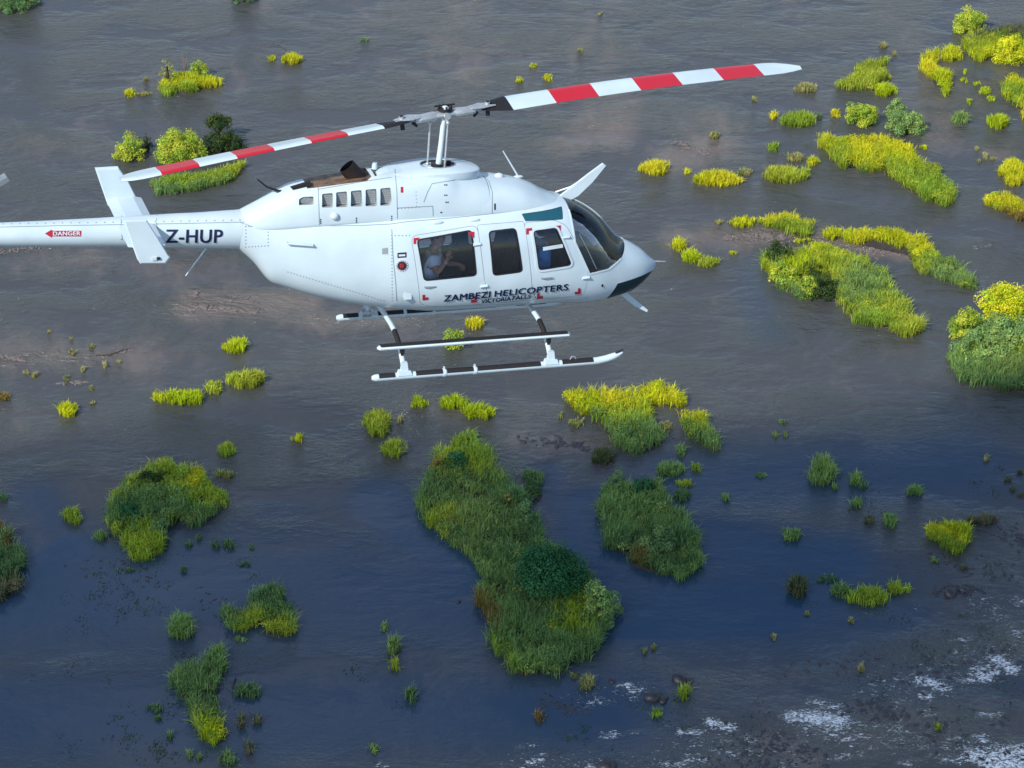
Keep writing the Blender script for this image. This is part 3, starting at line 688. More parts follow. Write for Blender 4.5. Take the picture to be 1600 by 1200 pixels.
ex = [(-1.80, -.23), (-1.02, -.28), (-.94, -.2), (-.94, .2), (-1.02, .28), (-1.80, .23)]
def wedge():   # sloping bottom of the exhaust trough
    zb = lambda x: float(COWL.par(x)[2]) - .035
    v = [(x, y, zb(x)) for x, y in ex] + [(x, y, 3.0) for x, y in ex]; k = len(ex)
    f = [tuple(range(k)), tuple(range(2 * k - 1, k - 1, -1))] + [(i, k + i, k + (i + 1) % k, (i + 1) % k) for i in range(k)]
    me = raw(v, f, [1] * len(f), CM); recalc(me); return me
cowl = boolean(cowl, wedge())
cowl_o = finish(cowl, 'engine_cowling', heli)
for P, yy in grill:
    mb = MB(); x0, x1 = min(p[0] for p in P) + .006, max(p[0] for p in P) - .006; z0, z1 = min(p[2] for p in P) + .01, max(p[2] for p in P) - .005
    y = yy + .012
    k = 7
    for i in range(k):
        z = z0 + (z1 - z0) * (i + .5) / k; mb.box(((x0 + x1) / 2, y, z), (x1 - x0, .004, (z1 - z0) / k * .85))
    mb.build('vent_grille', M['screen'], cowl_o)
decal('oil_cooler_outlet', COWL, [[(453, 292), (484, 282.5), (488, 290), (458, 297.5)]], M['burnt'], cowl_o, .006)
mb = MB(); o = Vector((-1.08, 0, 2.10)); d = Vector((-.62, 0, .78)).normalized()   # exhaust stack, oval, mouth to the rear
a = Vector((0, 1, 0)); b = d.cross(a)
def oval(c, ra, rb): return [c + a * ra * math.cos(2 * math.pi * j / 20) + b * rb * math.sin(2 * math.pi * j / 20) for j in range(20)]
v = oval(o, .115, .15) + oval(o + d * .12, .10, .12) + oval(o + d * .24, .105, .115) + oval(o + d * .24, .094, .104) + oval(o + d * .02, .085, .10)
f = [(i * 20 + j, i * 20 + (j + 1) % 20, i * 20 + 20 + (j + 1) % 20, i * 20 + 20 + j) for i in range(4) for j in range(20)] + [tuple(range(80, 100))]
mb.add(v, f, [0] * 20 + [0] * 20 + [1] * 41); mb.build('exhaust_stack', [M['burnt'], M['burnt']], cowl_o, True)
ribbon('panel_seam', COWL, [[(497, 293), (498, 320), (499, 352)], [(497, 296), (560, 285), (612, 277)], [(617, 264), (620, 300), (621, 347)], [(620, 325), (676, 322)], [(676, 322), (677, 345)], [(662, 316), (668, 300), (675, 287), (700, 283), (745, 276)]], .008, M['seam'], cowl_o)
dots('rivet_row', COWL, [((622, 326), (655, 324)), ((650, 300), (651, 322)), ((625, 275), (650, 272))], .006, 5, M['seam'], cowl_o)
dots('fastener', COWL, [((501, 343), (501, 349)), ((557, 341), (557, 347)), ((612, 338), (612, 345)), ((695, 289), (698, 289)), ((695, 305), (698, 305)), ((697, 316), (700, 316)), ((689, 332), (690, 332))], .009, 3, M['plate'], cowl_o)
decal('status_window', COWL, [[(626, 292), (630, 292), (630, 301), (626, 301)]], M['redmark'], cowl_o)
mb = MB(); p = COWL.hit(523, 338); mb.ball(p, (.06, .05, .05)); mb.build('drain_blister', M['white'], cowl_o, True)
mb = MB(); mb.tube([(-.83, .1, 2.2), (-.83, .1, 2.29)], [.04, .035], 10); mb.build('vent_stub', M['white2'], cowl_o, True)
# raised deck with the mast well (a rounded tongue overhanging the fairing)
dk = []
for i in range(56):
    a_ = 2 * math.pi * i / 56; c, s = math.cos(a_), math.sin(a_)
    x = .64 * c if c > 0 else .78 * c
    dk.append((x - .06, .375 * math.copysign(abs(s) ** .8, s)))
def ringz(sc, z): return [(-.06 + (x + .06) * sc, y * sc, z - .035 * max(0, x + .06) ** 2 / .4) for x, y in dk]
v = ringz(.86, 2.04) + ringz(.99, 2.125) + ringz(1.0, 2.155) + ringz(.985, 2.19) + ringz(.93, 2.21)
v += [(.005 + .24 * math.cos(2 * math.pi * i / 56), .20 * math.sin(2 * math.pi * i / 56), 2.218) for i in range(56)]
v += [(.005 + .235 * math.cos(2 * math.pi * i / 56), .195 * math.sin(2 * math.pi * i / 56), 2.20) for i in range(56)]
v += [(.005 + .20 * math.cos(2 * math.pi * i / 56), .165 * math.sin(2 * math.pi * i / 56), 2.10) for i in range(56)]
f = [(r * 56 + j, r * 56 + (j + 1) % 56, r * 56 + 56 + (j + 1) % 56, r * 56 + 56 + j) for r in range(7) for j in range(56)] + [tuple(range(7 * 56, 8 * 56))]
# the cowling under the well is closed by the well's own floor, so lift the well above it
for i in range(56 * 5, 56 * 8): v[i] = (v[i][0], v[i][1], v[i][2] + .035)
v = [(x, y, z + (.03 if k < 56 * 5 and k >= 56 * 3 else 0)) for k, (x, y, z) in enumerate(v)]
v = [(x, y, z - .06 * max(0, -x - .05) ** 1.3) for x, y, z in v]
deck = make('mast_deck', v, f, [M['white'], M['dark']], heli, [0] * (56 * 5) + [1] * (56 * 2) + [1], True, 40)
mb = MB(); mb.tube([(.005 + .236 * math.cos(2 * math.pi * i / 40), .197 * math.sin(2 * math.pi * i / 40), 2.255) for i in range(41)], .008, 6, cap=False); mb.build('well_rim', M['grey'], deck, True)
# forward roof fairing
fv, ff, _ = loft_shell(FAIR, 40, 48, 0); fair = finish(raw(fv, ff, [0] * len(ff), [M['white']]), 'roof_fairing', heli)
ribbon('panel_seam', FAIR, [[(754, 274), (764, 284), (769, 300), (769, 333)]], .009, M['seam'], fair)
decal('status_window', FAIR, [[(772, 318), (774.5, 318), (774.5, 328), (772, 328)]], M['plate'], fair)
mb = MB(); mb.ball((.86, 0, 2.03), (.07, .06, .05)); mb.build('beacon', M['white2'], fair, True)
mb = MB(); a0 = FAIR.hit(810, 276); a1 = at_y(786, 236, a0[1]); mb.tube([a0, a0 * .5 + a1 * .5, a1], [.014, .011, .008], 8); mb.ball(a0, (.07, .035, .02)); mb.build('whip_antenna', M['white2'], fair, True)
mb = MB(); a0 = COWL.hit(436, 299); a1 = at_y(402, 280, a0[1]); mb.tube([a0, (a0 + a1) / 2 + [-.02, 0, -.02], a1], [.02, .012, .008], 8); mb.ball(a0, (.05, .03, .02)); mb.build('rear_antenna', M['dark'], cowl_o, True)
mb = MB(); a0 = at_y(325, 384, 0); a1 = at_y(290, 431, 0); mb.tube([a0, a1], [.014, .007], 8); mb.build('belly_antenna', M['white2'], boom, True)
# wire cutters and pitot
def blade_plate(name, pts, t, m, parent):
    k = len(pts); v = [(p[0], p[1] - t / 2, p[2]) for p in pts] + [(p[0], p[1] + t / 2, p[2]) for p in pts]
    f = [tuple(range(k)), tuple(range(2 * k - 1, k - 1, -1))] + [(i, k + i, k + (i + 1) % k, (i + 1) % k) for i in range(k)]
    me = raw(v, f, [0] * len(f), [m]); recalc(me); o = link(bpy.data.objects.new(name, me)); o.parent = parent; return o
blade_plate('wire_cutter', [at_y(u, v, 0) for u, v in ((866, 312), (892, 293), (920, 271), (942, 255), (946, 258), (925, 284), (903, 305), (880, 318))], .05, M['white'], heli)
mb = MB(); mb.tube([at_y(868, 300, .12), at_y(892, 292, .06), at_y(912, 278, 0)], .012, 6); mb.build('cutter_brace', M['white2'], heli, True)
blade_plate('lower_wire_cutter', [at_y(u, v, 0) for u, v in ((964, 455), (976, 454), (992, 468), (1012, 484), (1010, 487), (990, 477))], .04, M['white'], heli)
mb = MB(); mb.tube([at_y(1016, 409, 0), at_y(1026, 408.5, 0), at_y(1040, 408.5, 0)], [.02, .012, .007], 8); mb.build('pitot_tube', M['silver'], heli, True)
mb = MB(); mb.ball(FUS.hit(941, 446), (.015, .012, .025)); mb.build('static_port', M['dark'], fus, True)

# landing gear
def skid(y, near):
    s = -1 if near else 1
    pts = []; ms = []
    xs_ = [-1.13, -1.09, -1.04, -.82, -.56, -.17, -.13, .25, .29, 1.18, 1.46, 1.92, 1.98, 2.10, 2.20, 2.27, 2.34]
    zz = lambda x: -.28 + max(0, (x - 1.92)) ** 2 * .55
    mb = MB(); mb.tube([(x, y, zz(x)) for x in xs_], [.028, .046] + [.05] * 12 + [.048, .04, .016], 14)
    o = mb.build('skid', M['white'], heli, True)
    for a_, b_ in ((-1.04, -.82), (-.54, -.17), (-.12, .25), (.30, 1.18), (1.48, 1.92)):   # black grip strips on top
        k = 6; v = []; g = MB()
        for i in range(k + 1):
            x = a_ + (b_ - a_) * i / k
            for j in range(7):
                q = math.pi * (.06 + .88 * j / 6); v.append((x, y + .0535 * math.cos(q), zz(x) + .0535 * math.sin(q)))
        g.add(v, [(i * 7 + j, i * 7 + j + 1, i * 7 + 8 + j, i * 7 + 7 + j) for i in range(k) for j in range(6)])
        g.build('grip_strip', M['black'], o)
    t = MB(); t.tube([(2.24, y, zz(2.24) + .03), (2.35, y, zz(2.35) + .035)], [.03, .016], 8, flat=.5); t.build('skid_shoe', M['black'], o, True)
    for x in (-.15, .27):
        c = MB(); c.tube([(x - .02, y, -.28), (x + .02, y, -.28)], .058, 12); c.box((x, y, -.215), (.02, .03, .04)); c.build('clamp', M['white2'], o, True)
    c = MB(); c.tube([(1.60, y, -.23), (1.62, y, -.19), (1.66, y, -.19), (1.68, y, -.23)], .008, 6); c.build('tow_ring', M['silver'], o, True)
    return o
SK = {-1: skid(-1.15, True), 1: skid(1.15, False)}
for x in (-.69, 1.33):
    half = [(0, .15), (.35, .15), (.55, .13), (.74, .08), (.90, .0), (1.03, -.10), (1.11, -.18), (1.15, -.26)]
    pts = [(x, -y, z) for y, z in half[::-1]] + [(x, y, z) for y, z in half[1:]]
    mm = [0, 0, 0, 0, 1, 0, 0]; mm = [0, 0, 0, 1, 1, 0, 0]
    mb = MB(); mb.tube(pts, .036, 12, mm + mm[::-1]); ct = mb.build('cross_tube', [M['white'], M['black']], heli, True)
    for s in (-1, 1):
        mb = MB(); mb.box((x, s * 1.15, -.23), (.19, .112, .06), taper=.8); mb.box((x, s * 1.14, -.145), (.095, .085, .11), taper=.75); mb.build('saddle', M['white'], ct)
for s in (-1, 1):
    mb = MB(); mb.tube([(-1.03, s * 1.02, .085), (-1.0, s * 1.02, .085), (1.60, s * 1.02, .085), (1.625, s * 1.02, .085)], [.025, .055, .055, .025], 12, flat=.6)
    st = mb.build('boarding_step', M['white'], heli, True); g = MB()
    g.box((.30, s * 1.02, .1185), (2.58, .10, .006)); g.build('grip_strip', M['black'], st)
    for x in (-.69, 1.33):
        mb = MB(); mb.box((x, s * 1.015, .03), (.05, .06, .09)); mb.box((x, s * .99, .0), (.035, .06, .12)); mb.build('step_bracket', M['dark'], st)
for u, v, yy in ((545, 470, -.1), (577, 474, -.15), (540, 469, -.1), (571, 472, -.1), (453, 449, 0)):
    p = at_y(u, v, yy); mb = MB(); mb.tube([p + [0, 0, .12], p + [-.01, 0, -.03]], [.012, .009], 6); mb.build('drain_pipe', M['white2'], fus, True)
mb = MB(); p = at_y(572, 488, 1.12); mb.tube([p + [-.06, 0, 0], p + [.06, 0, 0]], .07, 10); mb.tube([p, p + [.02, 0, .14]], .02, 8); mb.build('tie_down_fitting', M['silver'], SK[1], True)

# main rotor
HUB = Vector(at_y(695, 178, 0)); MB0 = Vector((.0, 0, 2.06))
rt = MB(); rt.tube([MB0, MB0.lerp(HUB, .55), HUB + Vector((0, 0, .06))], [.046, .036, .036], 14); rt.ball(HUB + Vector((0, 0, .07)), (.06, .06, .045))
rotor = rt.build('main_rotor', M['white2'], heli, True)
mb = MB(); disc(mb, MB0 + Vector((0, 0, .08)), HUB - MB0, .13, 0, .05, 20); disc(mb, MB0 + Vector((0, 0, .13)), HUB - MB0, .09, 0, .07, 20); mb.build('swashplate', M['dark'], rotor, True)
TR = Vector(at_y(1247, 103, .4)); TL = Vector(at_y(188, 280, -.4))
def rotor_blade(tip, flip):
    d = tip - HUB; L = d.length; d.normalize(); up = Vector((0, 0, 1)); le = (up.cross(d)).normalized(); nrm = d.cross(le).normalized()
    prof = [(1, 0), (.93, .45), (.75, .85), (.5, 1), (.2, .8), (-.3, .45), (-1, .05), (-1, -.05), (-.3, -.3), (.2, -.5), (.6, -.55), (.9, -.35)]
    stops = [.50, .60, .72, .86]; r0 = .90; seg = (L - r0) / 7
    stops += [r0 + seg * k / 4 for k in range(29)]
    stops[-1] = L
    vs = []; fm = []; k = len(prof)
    for i, r in enumerate(stops):
        t = r / L; pitch = rad((12.5 - 5 * t) if not flip else (8 - 7 * t)); ch = .40
        if r < .9: ch = .15 + .25 * min(1, max(0, (r - .5) / .36)) ** .8
        if r > L - .45: ch *= max(.22, (1 - ((r - (L - .45)) / .45) ** 2.2 * .85)) if not flip else max(.5, (1 - ((r - (L - .45)) / .45) ** 3 * .5))
        th = .062 if r < .9 else .05
        ax = le * math.cos(pitch) + nrm * math.sin(pitch); nz = nrm * math.cos(pitch) - le * math.sin(pitch)
        bow = .055 * math.sin(math.pi * t) * (1 if not flip else .35)
        c = HUB + d * r + nrm * bow + le * (.0)
        if r > L - .45 and not flip: c = c - ax * (.40 - ch) * .25
        for a_, b_ in prof: vs.append(c + ax * a_ * ch / 2 + nz * b_ * th / 2)
        if i: fm += [(2 if r <= .905 else (1 if int((r - r0 - 1e-4) / seg) % 2 else 0))] * k
    f = [(i * k + j, i * k + (j + 1) % k, i * k + k + (j + 1) % k, i * k + k + j) for i in range(len(stops) - 1) for j in range(k)]
    f += [tuple(range(k - 1, -1, -1)), tuple((len(stops) - 1) * k + j for j in range(k))]; fm += [2, 0]
    me = raw(vs, f, fm, [M['white'], M['red'], M['black']]); recalc(me); o = finish(me, 'rotor_blade', rotor, 50)
    # grip and fittings
    g = MB(); g.tube([HUB + d * .10, HUB + d * .16, HUB + d * .36, HUB + d * .42], [.06, .085, .075, .06], 12, flat=.75)
    for s in (-1, 1): g.tube([HUB + d * .34 + le * .03 * s + nrm * .035, HUB + d * .50 + le * .06 * s + nrm * .045, HUB + d * .70 + le * .035 * s + nrm * .04], [.035, .05, .02], 8, flat=.5)
    g.tube([HUB + d * .60 + nrm * .0, HUB + d * .60 + nrm * .085], .035, 10)
    g.build('blade_grip', M['silver'], rotor, True)
    for p_, q_, r_ in ((d * .60 + nrm * .07, d * .60 + nrm * .10, .022), (d * .60 - nrm * .10, d * .60 - nrm * .02, .03), (d * .40 - nrm * .09, d * .46 - nrm * .03, .02)):
        h = MB(); h.tube([HUB + p_, HUB + q_], r_, 8); h.build('blade_bolt', M['dark'], rotor, True)
    return d, le, nrm
d1, le1, n1 = rotor_blade(TR, False); d2, le2, n2 = rotor_blade(TL, True)
mb = MB(); mb.tube([HUB - d1 * .16, HUB, HUB + d1 * .16], [.07, .10, .07], 12, flat=.5); mb.tube([HUB - le1 * .13, HUB + le1 * .13], .045, 10); mb.build('yoke', M['silver'], rotor, True)
mb = MB()
for k in range(8):
    a_ = 2 * math.pi * k / 8; c = HUB + Vector((.085 * math.cos(a_), .085 * math.sin(a_), .06)); mb.tube([c, c + Vector((0, 0, .055))], .014, 6)
disc(mb, HUB + Vector((0, 0, .05)), (0, 0, 1), .10, 0, .025, 16); mb.tube([HUB + Vector((-.14, 0, .11)), HUB + Vector((.14, .03, .12))], .012, 6); mb.build('hub_bolts', M['burnt'], rotor, True)
for (u0, v0), (u1, v1), y in (((672, 192), (668, 256), .06), ((700, 192), (694.5, 263), -.08)):
    a_, b_ = Vector(at_y(u0, v0, y)), Vector(at_y(u1, v1, y)); mb = MB(); mb.tube([a_, a_.lerp(b_, .5), b_], .014, 8); mb.ball(a_, .03); mb.ball(b_, .028)
    mb.tube([a_, HUB.lerp(a_, .55)], .022, 8); mb.build('pitch_link', M['silver'], rotor, True)

# ------------------------------------------------------------------ cabin
mb = MB(); mb.box((.70, 0, .43), (2.1, .80, .03)); mb.build('cabin_floor', M['inner'], heli)
mb = MB(); mb.box((-.62, 0, 1.10), (.04, .80, 1.1)); mb.build('rear_bulkhead', M['inner'], heli)
def seat(x, y, face=1, w=.44):
    mb = MB(); mb.box((x, y, .58), (.44, w, .14)); r = Matrix.Rotation(-.16 * face, 3, 'Y')
    mb.box((x - .25 * face, y, .95), (.10, w, .72), r, taper=.85); mb.box((x - .30 * face, y, 1.36), (.08, w * .5, .16), r)
    mb.box((x, y, .48), (.36, w * .6, .08)); return mb.build('seat', M['seat'], heli)
for y in (-.32, .0, .32): seat(-.28, y, 1, .31)
for y in (-.28, .28): seat(.74, y, -1, .42); seat(1.42, y, 1, .40)
mb = MB(); mb.box((2.02, 0, .62), (.22, .30, .5)); mb.box((2.06, 0, .93), (.24, .62, .24), Matrix.Rotation(.2, 3, 'Y'), taper=.85); mb.box((1.96, .0, 1.06), (.30, .66, .03)); ip = mb.build('instrument_panel', M['panel'], heli)
mb = MB(); mb.tube([(1.62, -.32, .45), (1.66, -.32, .70), (1.60, -.32, .92)], [.015, .015, .02], 8); mb.build('cyclic_stick', M['dark'], heli, True)
mb = MB(); mb.box((1.98, -.30, .60), (.05, .12, .10)); mb.build('pedal', M['dark'], heli)

# ------------------------------------------------------------------ people
def skin_mesh(nodes, edges, rad_, root=0, sub=1):
    me = bpy.data.meshes.new('sk'); me.from_pydata(nodes, edges, []); o = link(bpy.data.objects.new('sk', me))
    sm = o.modifiers.new('s', 'SKIN'); sv = me.skin_vertices[0].data if len(me.skin_vertices) else None
    if sv is None:
        bm = bmesh.new(); bm.from_mesh(me); bm.verts.layers.skin.verify(); bm.to_mesh(me); bm.free(); sv = me.skin_vertices[0].data
    for i, r in enumerate(rad_): sv[i].radius = (r, r) if isinstance(r, (int, float)) else r; sv[i].use_root = (i == root)
    s2 = o.modifiers.new('u', 'SUBSURF'); s2.levels = sub; s2.render_levels = sub
    bpy.context.view_layer.update()
    r = bpy.data.meshes.new_from_object(o.evaluated_get(bpy.context.evaluated_depsgraph_get())); bpy.data.objects.remove(o)
    v = [tuple(x.co) for x in r.vertices]; f = [tuple(p.vertices) for p in r.polygons]; bpy.data.meshes.remove(r); return v, f
def fuse(parts, vox):
    mb = MB()
    for v, f in parts: mb.add(v, f)
    me = bpy.data.meshes.new('fz'); me.from_pydata(mb.v, [], mb.f); o = link(bpy.data.objects.new('fz', me))
    rm = o.modifiers.new('r', 'REMESH'); rm.mode = 'VOXEL'; rm.voxel_size = vox
    sm = o.modifiers.new('s', 'SMOOTH'); sm.factor = .4; sm.iterations = 2
    bpy.context.view_layer.update()
    r = bpy.data.meshes.new_from_object(o.evaluated_get(bpy.context.evaluated_depsgraph_get())); bpy.data.objects.remove(o)
    bm = bmesh.new(); bm.from_mesh(r); left = set(bm.verts); best = set()     # keep the one outer skin
    while left:
        st = [left.pop()]; comp = set(st)
        while st:
            for e in st.pop().link_edges:
                for w in e.verts:
                    if w in left: left.discard(w); comp.add(w); st.append(w)
        if len(comp) > len(best): best = comp
    bmesh.ops.delete(bm, geom=[x for x in bm.verts if x not in best], context='VERTS'); bm.to_mesh(r); bm.free(); return r
def person(J, skin, shirt, label, hair=True, headset=False, face=(1, 0, 0)):
    """J: joints in helicopter body axes"""
    V = {k: Vector(p) for k, p in J.items()}
    names = ['pelvis', 'waist', 'chest', 'neck', 'head']; nodes = [tuple(V[n]) for n in names]; R_ = [.13, .125, .14, .055, .06]; E_ = [(0, 1), (1, 2), (2, 3), (3, 4)]
    def chain(start, pts, rs):
        p = start
        for q, r in zip(pts, rs): nodes.append(tuple(q)); R_.append(r); E_.append((p, len(nodes) - 1)); p = len(nodes) - 1
        return p
    fingers = []
    for s in 'RL':
        h = chain(2, [V['sh' + s], V['el' + s], V['wr' + s]], [.062, .046, .030])
        hd = V['hd' + s]; chain(h, [V['wr' + s].lerp(hd, .6)], [.034])
        fw = (hd - V['wr' + s]).normalized(); sd = fw.cross(Vector((0, 1, .2))).normalized(); cu = fw.cross(sd).normalized()
        for k, (off, ln) in enumerate(((-.030, .062), (-.010, .072), (.010, .068), (.028, .052))):
            b0 = V['wr' + s].lerp(hd, .55) + sd * off; m1 = b0 + fw * ln * .6; m2 = m1 + fw * ln * .35 + cu * ln * .4; m3 = m2 + cu * ln * .4
            fingers.append(skin_mesh([tuple(b0), tuple(m1), tuple(m2), tuple(m3)], [(0, 1), (1, 2), (2, 3)], [.0105, .0095, .009, .007]))
        b0 = V['wr' + s].lerp(hd, .25) - sd * .028; fingers.append(skin_mesh([tuple(b0), tuple(b0 - sd * .03 + fw * .03), tuple(b0 - sd * .03 + fw * .065 + cu * .02)], [(0, 1), (1, 2)], [.012, .0105, .008]))
        chain(0, [V['hp' + s], V['kn' + s], V['an' + s], V['to' + s]], [.085, .06, .042, .034])
    body = skin_mesh(nodes, E_, R_)
    hb = MB(); fd = Vector(face).normalized(); q = fd.to_track_quat('X', 'Z').to_matrix(); hc = V['head'] + Vector((0, 0, .07))
    hb.ball(hc, (.098, .078, .118), seg=20, ring=14, rot=q); hb.ball(hc + q @ Vector((.035, 0, -.06)), (.065, .058, .062), rot=q)
    hb.ball(hc + q @ Vector((.10, 0, -.012)), (.018, .013, .024), rot=q); hb.ball(hc + q @ Vector((.088, 0, -.062)), (.012, .026, .010), rot=q)
    for s in (-1, 1): hb.ball(hc + q @ Vector((-.005, .08 * s, -.01)), (.022, .010, .032), rot=q); hb.ball(hc + q @ Vector((.085, .03 * s, .018)), (.014, .018, .012), rot=q)
    me = fuse([body, (hb.v, hb.f)] + fingers, .0085)
    me.materials.append(skin); me.polygons.foreach_set('use_smooth', [True] * len(me.polygons)); me.update()
    o = link(bpy.data.objects.new('person', me)); o.matrix_world = HMAT; tag(o, label, 'person')
    # shirt with short sleeves
    sn = [V['pelvis'] + Vector((0, 0, .02)), V['waist'], V['chest'], V['neck'].lerp(V['chest'], .45)]; sr = [.152, .152, .168, .095]; se = [(0, 1), (1, 2), (2, 3)]
    for s in 'RL':
        sn += [V['sh' + s], V['sh' + s].lerp(V['el' + s], .62)]; sr += [.098, .078]; k = len(sn); se += [(2, k - 2), (k - 2, k - 1)]
    me = fuse([skin_mesh([tuple(p) for p in sn], se, sr)], .012); me.materials.append(shirt); me.polygons.foreach_set('use_smooth', [True] * len(me.polygons))
    c = link(bpy.data.objects.new('shirt', me)); c.parent = o
    sn = [V['pelvis']]; sr = [.155]; se = []
    for s in 'RL':
        k = len(sn); sn += [V['hp' + s], V['kn' + s], V['kn' + s].lerp(V['an' + s], .9)]; sr += [.105, .08, .062]; se += [(0, k), (k, k + 1), (k + 1, k + 2)]
    me = fuse([skin_mesh([tuple(p) for p in sn], se, sr)], .012); me.materials.append(M['denim']); c = link(bpy.data.objects.new('trousers', me)); c.parent = o
    for s in (-1, 1): mb = MB(); mb.ball(hc + q @ Vector((.098, .03 * s, .018)), (.004, .011, .007), rot=q); mb.build('eye', M['dark'], o)
    mb = MB(); mb.ball(hc + q @ Vector((-.018, 0, .028)), (.100, .086, .108), seg=18, ring=12, rot=q); mb.build('hair', M['hair'], o, True)
    if headset:
        mb = MB(); mb.tube([hc + q @ Vector((-.005, .112 * math.cos(t), .135 * math.sin(t))) for t in np.linspace(0, math.pi, 12)], .014, 8)
        for s in (-1, 1): mb.ball(hc + q @ Vector((-.005, .10 * s, -.01)), (.042, .026, .052), rot=q)
        mb.tube([hc + q @ Vector((0, -.10, -.03)), hc + q @ Vector((.08, -.08, -.07)), hc + q @ Vector((.115, -.02, -.075))], .005, 6); mb.build('headset', M['panel'], o, True)
    return o
pilot = person(dict(pelvis=(1.40, -.36, .66), waist=(1.37, -.36, .82), chest=(1.35, -.37, 1.06), neck=(1.36, -.36, 1.22), head=(1.39, -.36, 1.31),
    shR=(1.35, -.53, 1.13), elR=(1.44, -.50, .86), wrR=(1.66, -.36, .88), hdR=(1.76, -.32, .91), shL=(1.35, -.18, 1.13), elL=(1.40, -.14, .88), wrL=(1.54, -.14, .76), hdL=(1.62, -.14, .72),
    hpR=(1.42, -.42, .66), knR=(1.72, -.36, .72), anR=(1.90, -.32, .50), toR=(2.02, -.30, .50), hpL=(1.42, -.28, .66), knL=(1.72, -.22, .72), anL=(1.90, -.18, .50), toL=(2.02, -.16, .50)),
    M['skin2'], M['blue'], 'pilot in a blue shirt and headset seated behind the front door window', headset=True)
pax = person(dict(pelvis=(-.20, -.36, .66), waist=(-.20, -.37, .80), chest=(-.16, -.38, 1.04), neck=(-.11, -.36, 1.19), head=(-.07, -.35, 1.27),
    shR=(-.17, -.52, 1.10), elR=(-.12, -.545, .89), wrR=(.02, -.53, 1.07), hdR=(.05, -.50, 1.16), shL=(-.08, -.22, 1.10), elL=(.08, -.26, .93), wrL=(.22, -.42, .97), hdL=(.28, -.50, .94),
    hpR=(-.17, -.44, .66), knR=(.26, -.46, .70), anR=(.30, -.44, .46), toR=(.40, -.44, .44), hpL=(-.17, -.28, .66), knL=(.26, -.26, .70), anL=(.30, -.26, .46), toL=(.40, -.26, .44)),
    M['skin'], M['tee'], 'passenger in a white T-shirt raising a camera behind the rear window', face=(.8, -.5, -.1))
mb = MB(); mb.tube([(.0, -.532, 1.04), (.012, -.532, 1.055)], .037, 14); mb.build('wristwatch', M['silver'], pax, True)
mb = MB(); r_ = Matrix.Rotation(-.5, 3, 'Z'); c_ = Vector((.10, -.47, 1.22)); mb.box(c_, (.06, .14, .09), r_); mb.box(c_ + Vector((0, 0, .05)), (.045, .05, .03), r_)
mb.tube([c_ + r_ @ Vector((.02, 0, -.01)), c_ + r_ @ Vector((.12, 0, -.01))], [.036, .034], 14)
cam_o = mb.build('camera', M['panel'], None, True); cam_o.name = 'hand_camera'; cam_o.matrix_world = HMAT; tag(cam_o, 'black camera held up by the passenger at the rear window', 'camera')

# ------------------------------------------------------------------ plants on the river
def leaf_material(name, trans):
    m = bpy.data.materials.new(name); m.use_nodes = True; n = m.node_tree.nodes; l = m.node_tree.links; n.clear()
    o = n.new('ShaderNodeOutputMaterial'); a = n.new('ShaderNodeAttribute'); a.attribute_name = 'Col'
    d = n.new('ShaderNodeBsdfDiffuse'); t = n.new('ShaderNodeBsdfTranslucent'); x = n.new('ShaderNodeMixShader'); x.inputs[0].default_value = trans
    l.new(a.outputs['Color'], d.inputs['Color']); l.new(a.outputs['Color'], t.inputs['Color'])
    l.new(d.outputs[0], x.inputs[1]); l.new(t.outputs[0], x.inputs[2]); l.new(x.outputs[0], o.inputs['Surface']); return m
M['reed'] = leaf_material('reed_leaf', .42); M['leaf'] = leaf_material('bush_leaf', .30)
M['mud'] = mat('river_mud', (.045, .038, .030), .8, noise=.4, nscale=1.2, bump=.5)
M['bark'] = mat('bark', (.07, .055, .045), .9, noise=.4, nscale=8, bump=.6)
M['twig'] = mat('bare_twig', (.26, .20, .17), .9, noise=.3, nscale=8)
M['rock'] = mat('wet_rock', (.050, .044, .046), .4, noise=.5, nscale=2.5, bump=.8)
M['rock2'] = mat('dry_rock', (.16, .13, .12), .85, noise=.4, nscale=2.5, bump=.8)
PAL = {'y': [(.54, .56, .025), (.64, .60, .04), (.40, .52, .025)], 'l': [(.34, .44, .05), (.27, .40, .05), (.46, .49, .06)],
       'g': [(.21, .34, .105), (.17, .29, .10), (.30, .40, .11)], 'd': [(.13, .24, .095), (.10, .195, .08), (.19, .29, .10)],
       'p': [(.36, .35, .13), (.28, .31, .10), (.42, .40, .18)], 'o': [(.26, .19, .06), (.22, .15, .05), (.30, .26, .07)],
       'k': [(.055, .09, .03), (.08, .11, .03), (.04, .075, .03)], 'e': [(.04, .14, .055), (.055, .17, .07), (.03, .11, .045)],
       'm': [(.16, .17, .09), (.11, .14, .06), (.20, .19, .11)]}
PAL = {k: [tuple(min(.8, x * 1.2) for x in c) for c in v] for k, v in PAL.items()}
rng = np.random.default_rng(11)
def vnoise(x, y, s, seed=0):
    """cheap smooth 2-d noise in 0..1"""
    x = np.asarray(x) / s + seed * 17.3; y = np.asarray(y) / s - seed * 9.1; xi, yi = np.floor(x), np.floor(y); fx, fy = x - xi, y - yi
    def h(a, b): q = np.sin(a * 127.1 + b * 311.7) * 43758.5453; return q - np.floor(q)
    fx, fy = fx * fx * (3 - 2 * fx), fy * fy * (3 - 2 * fy)
    return (h(xi, yi) * (1 - fx) + h(xi + 1, yi) * fx) * (1 - fy) + (h(xi, yi + 1) * (1 - fx) + h(xi + 1, yi + 1) * fx) * fy
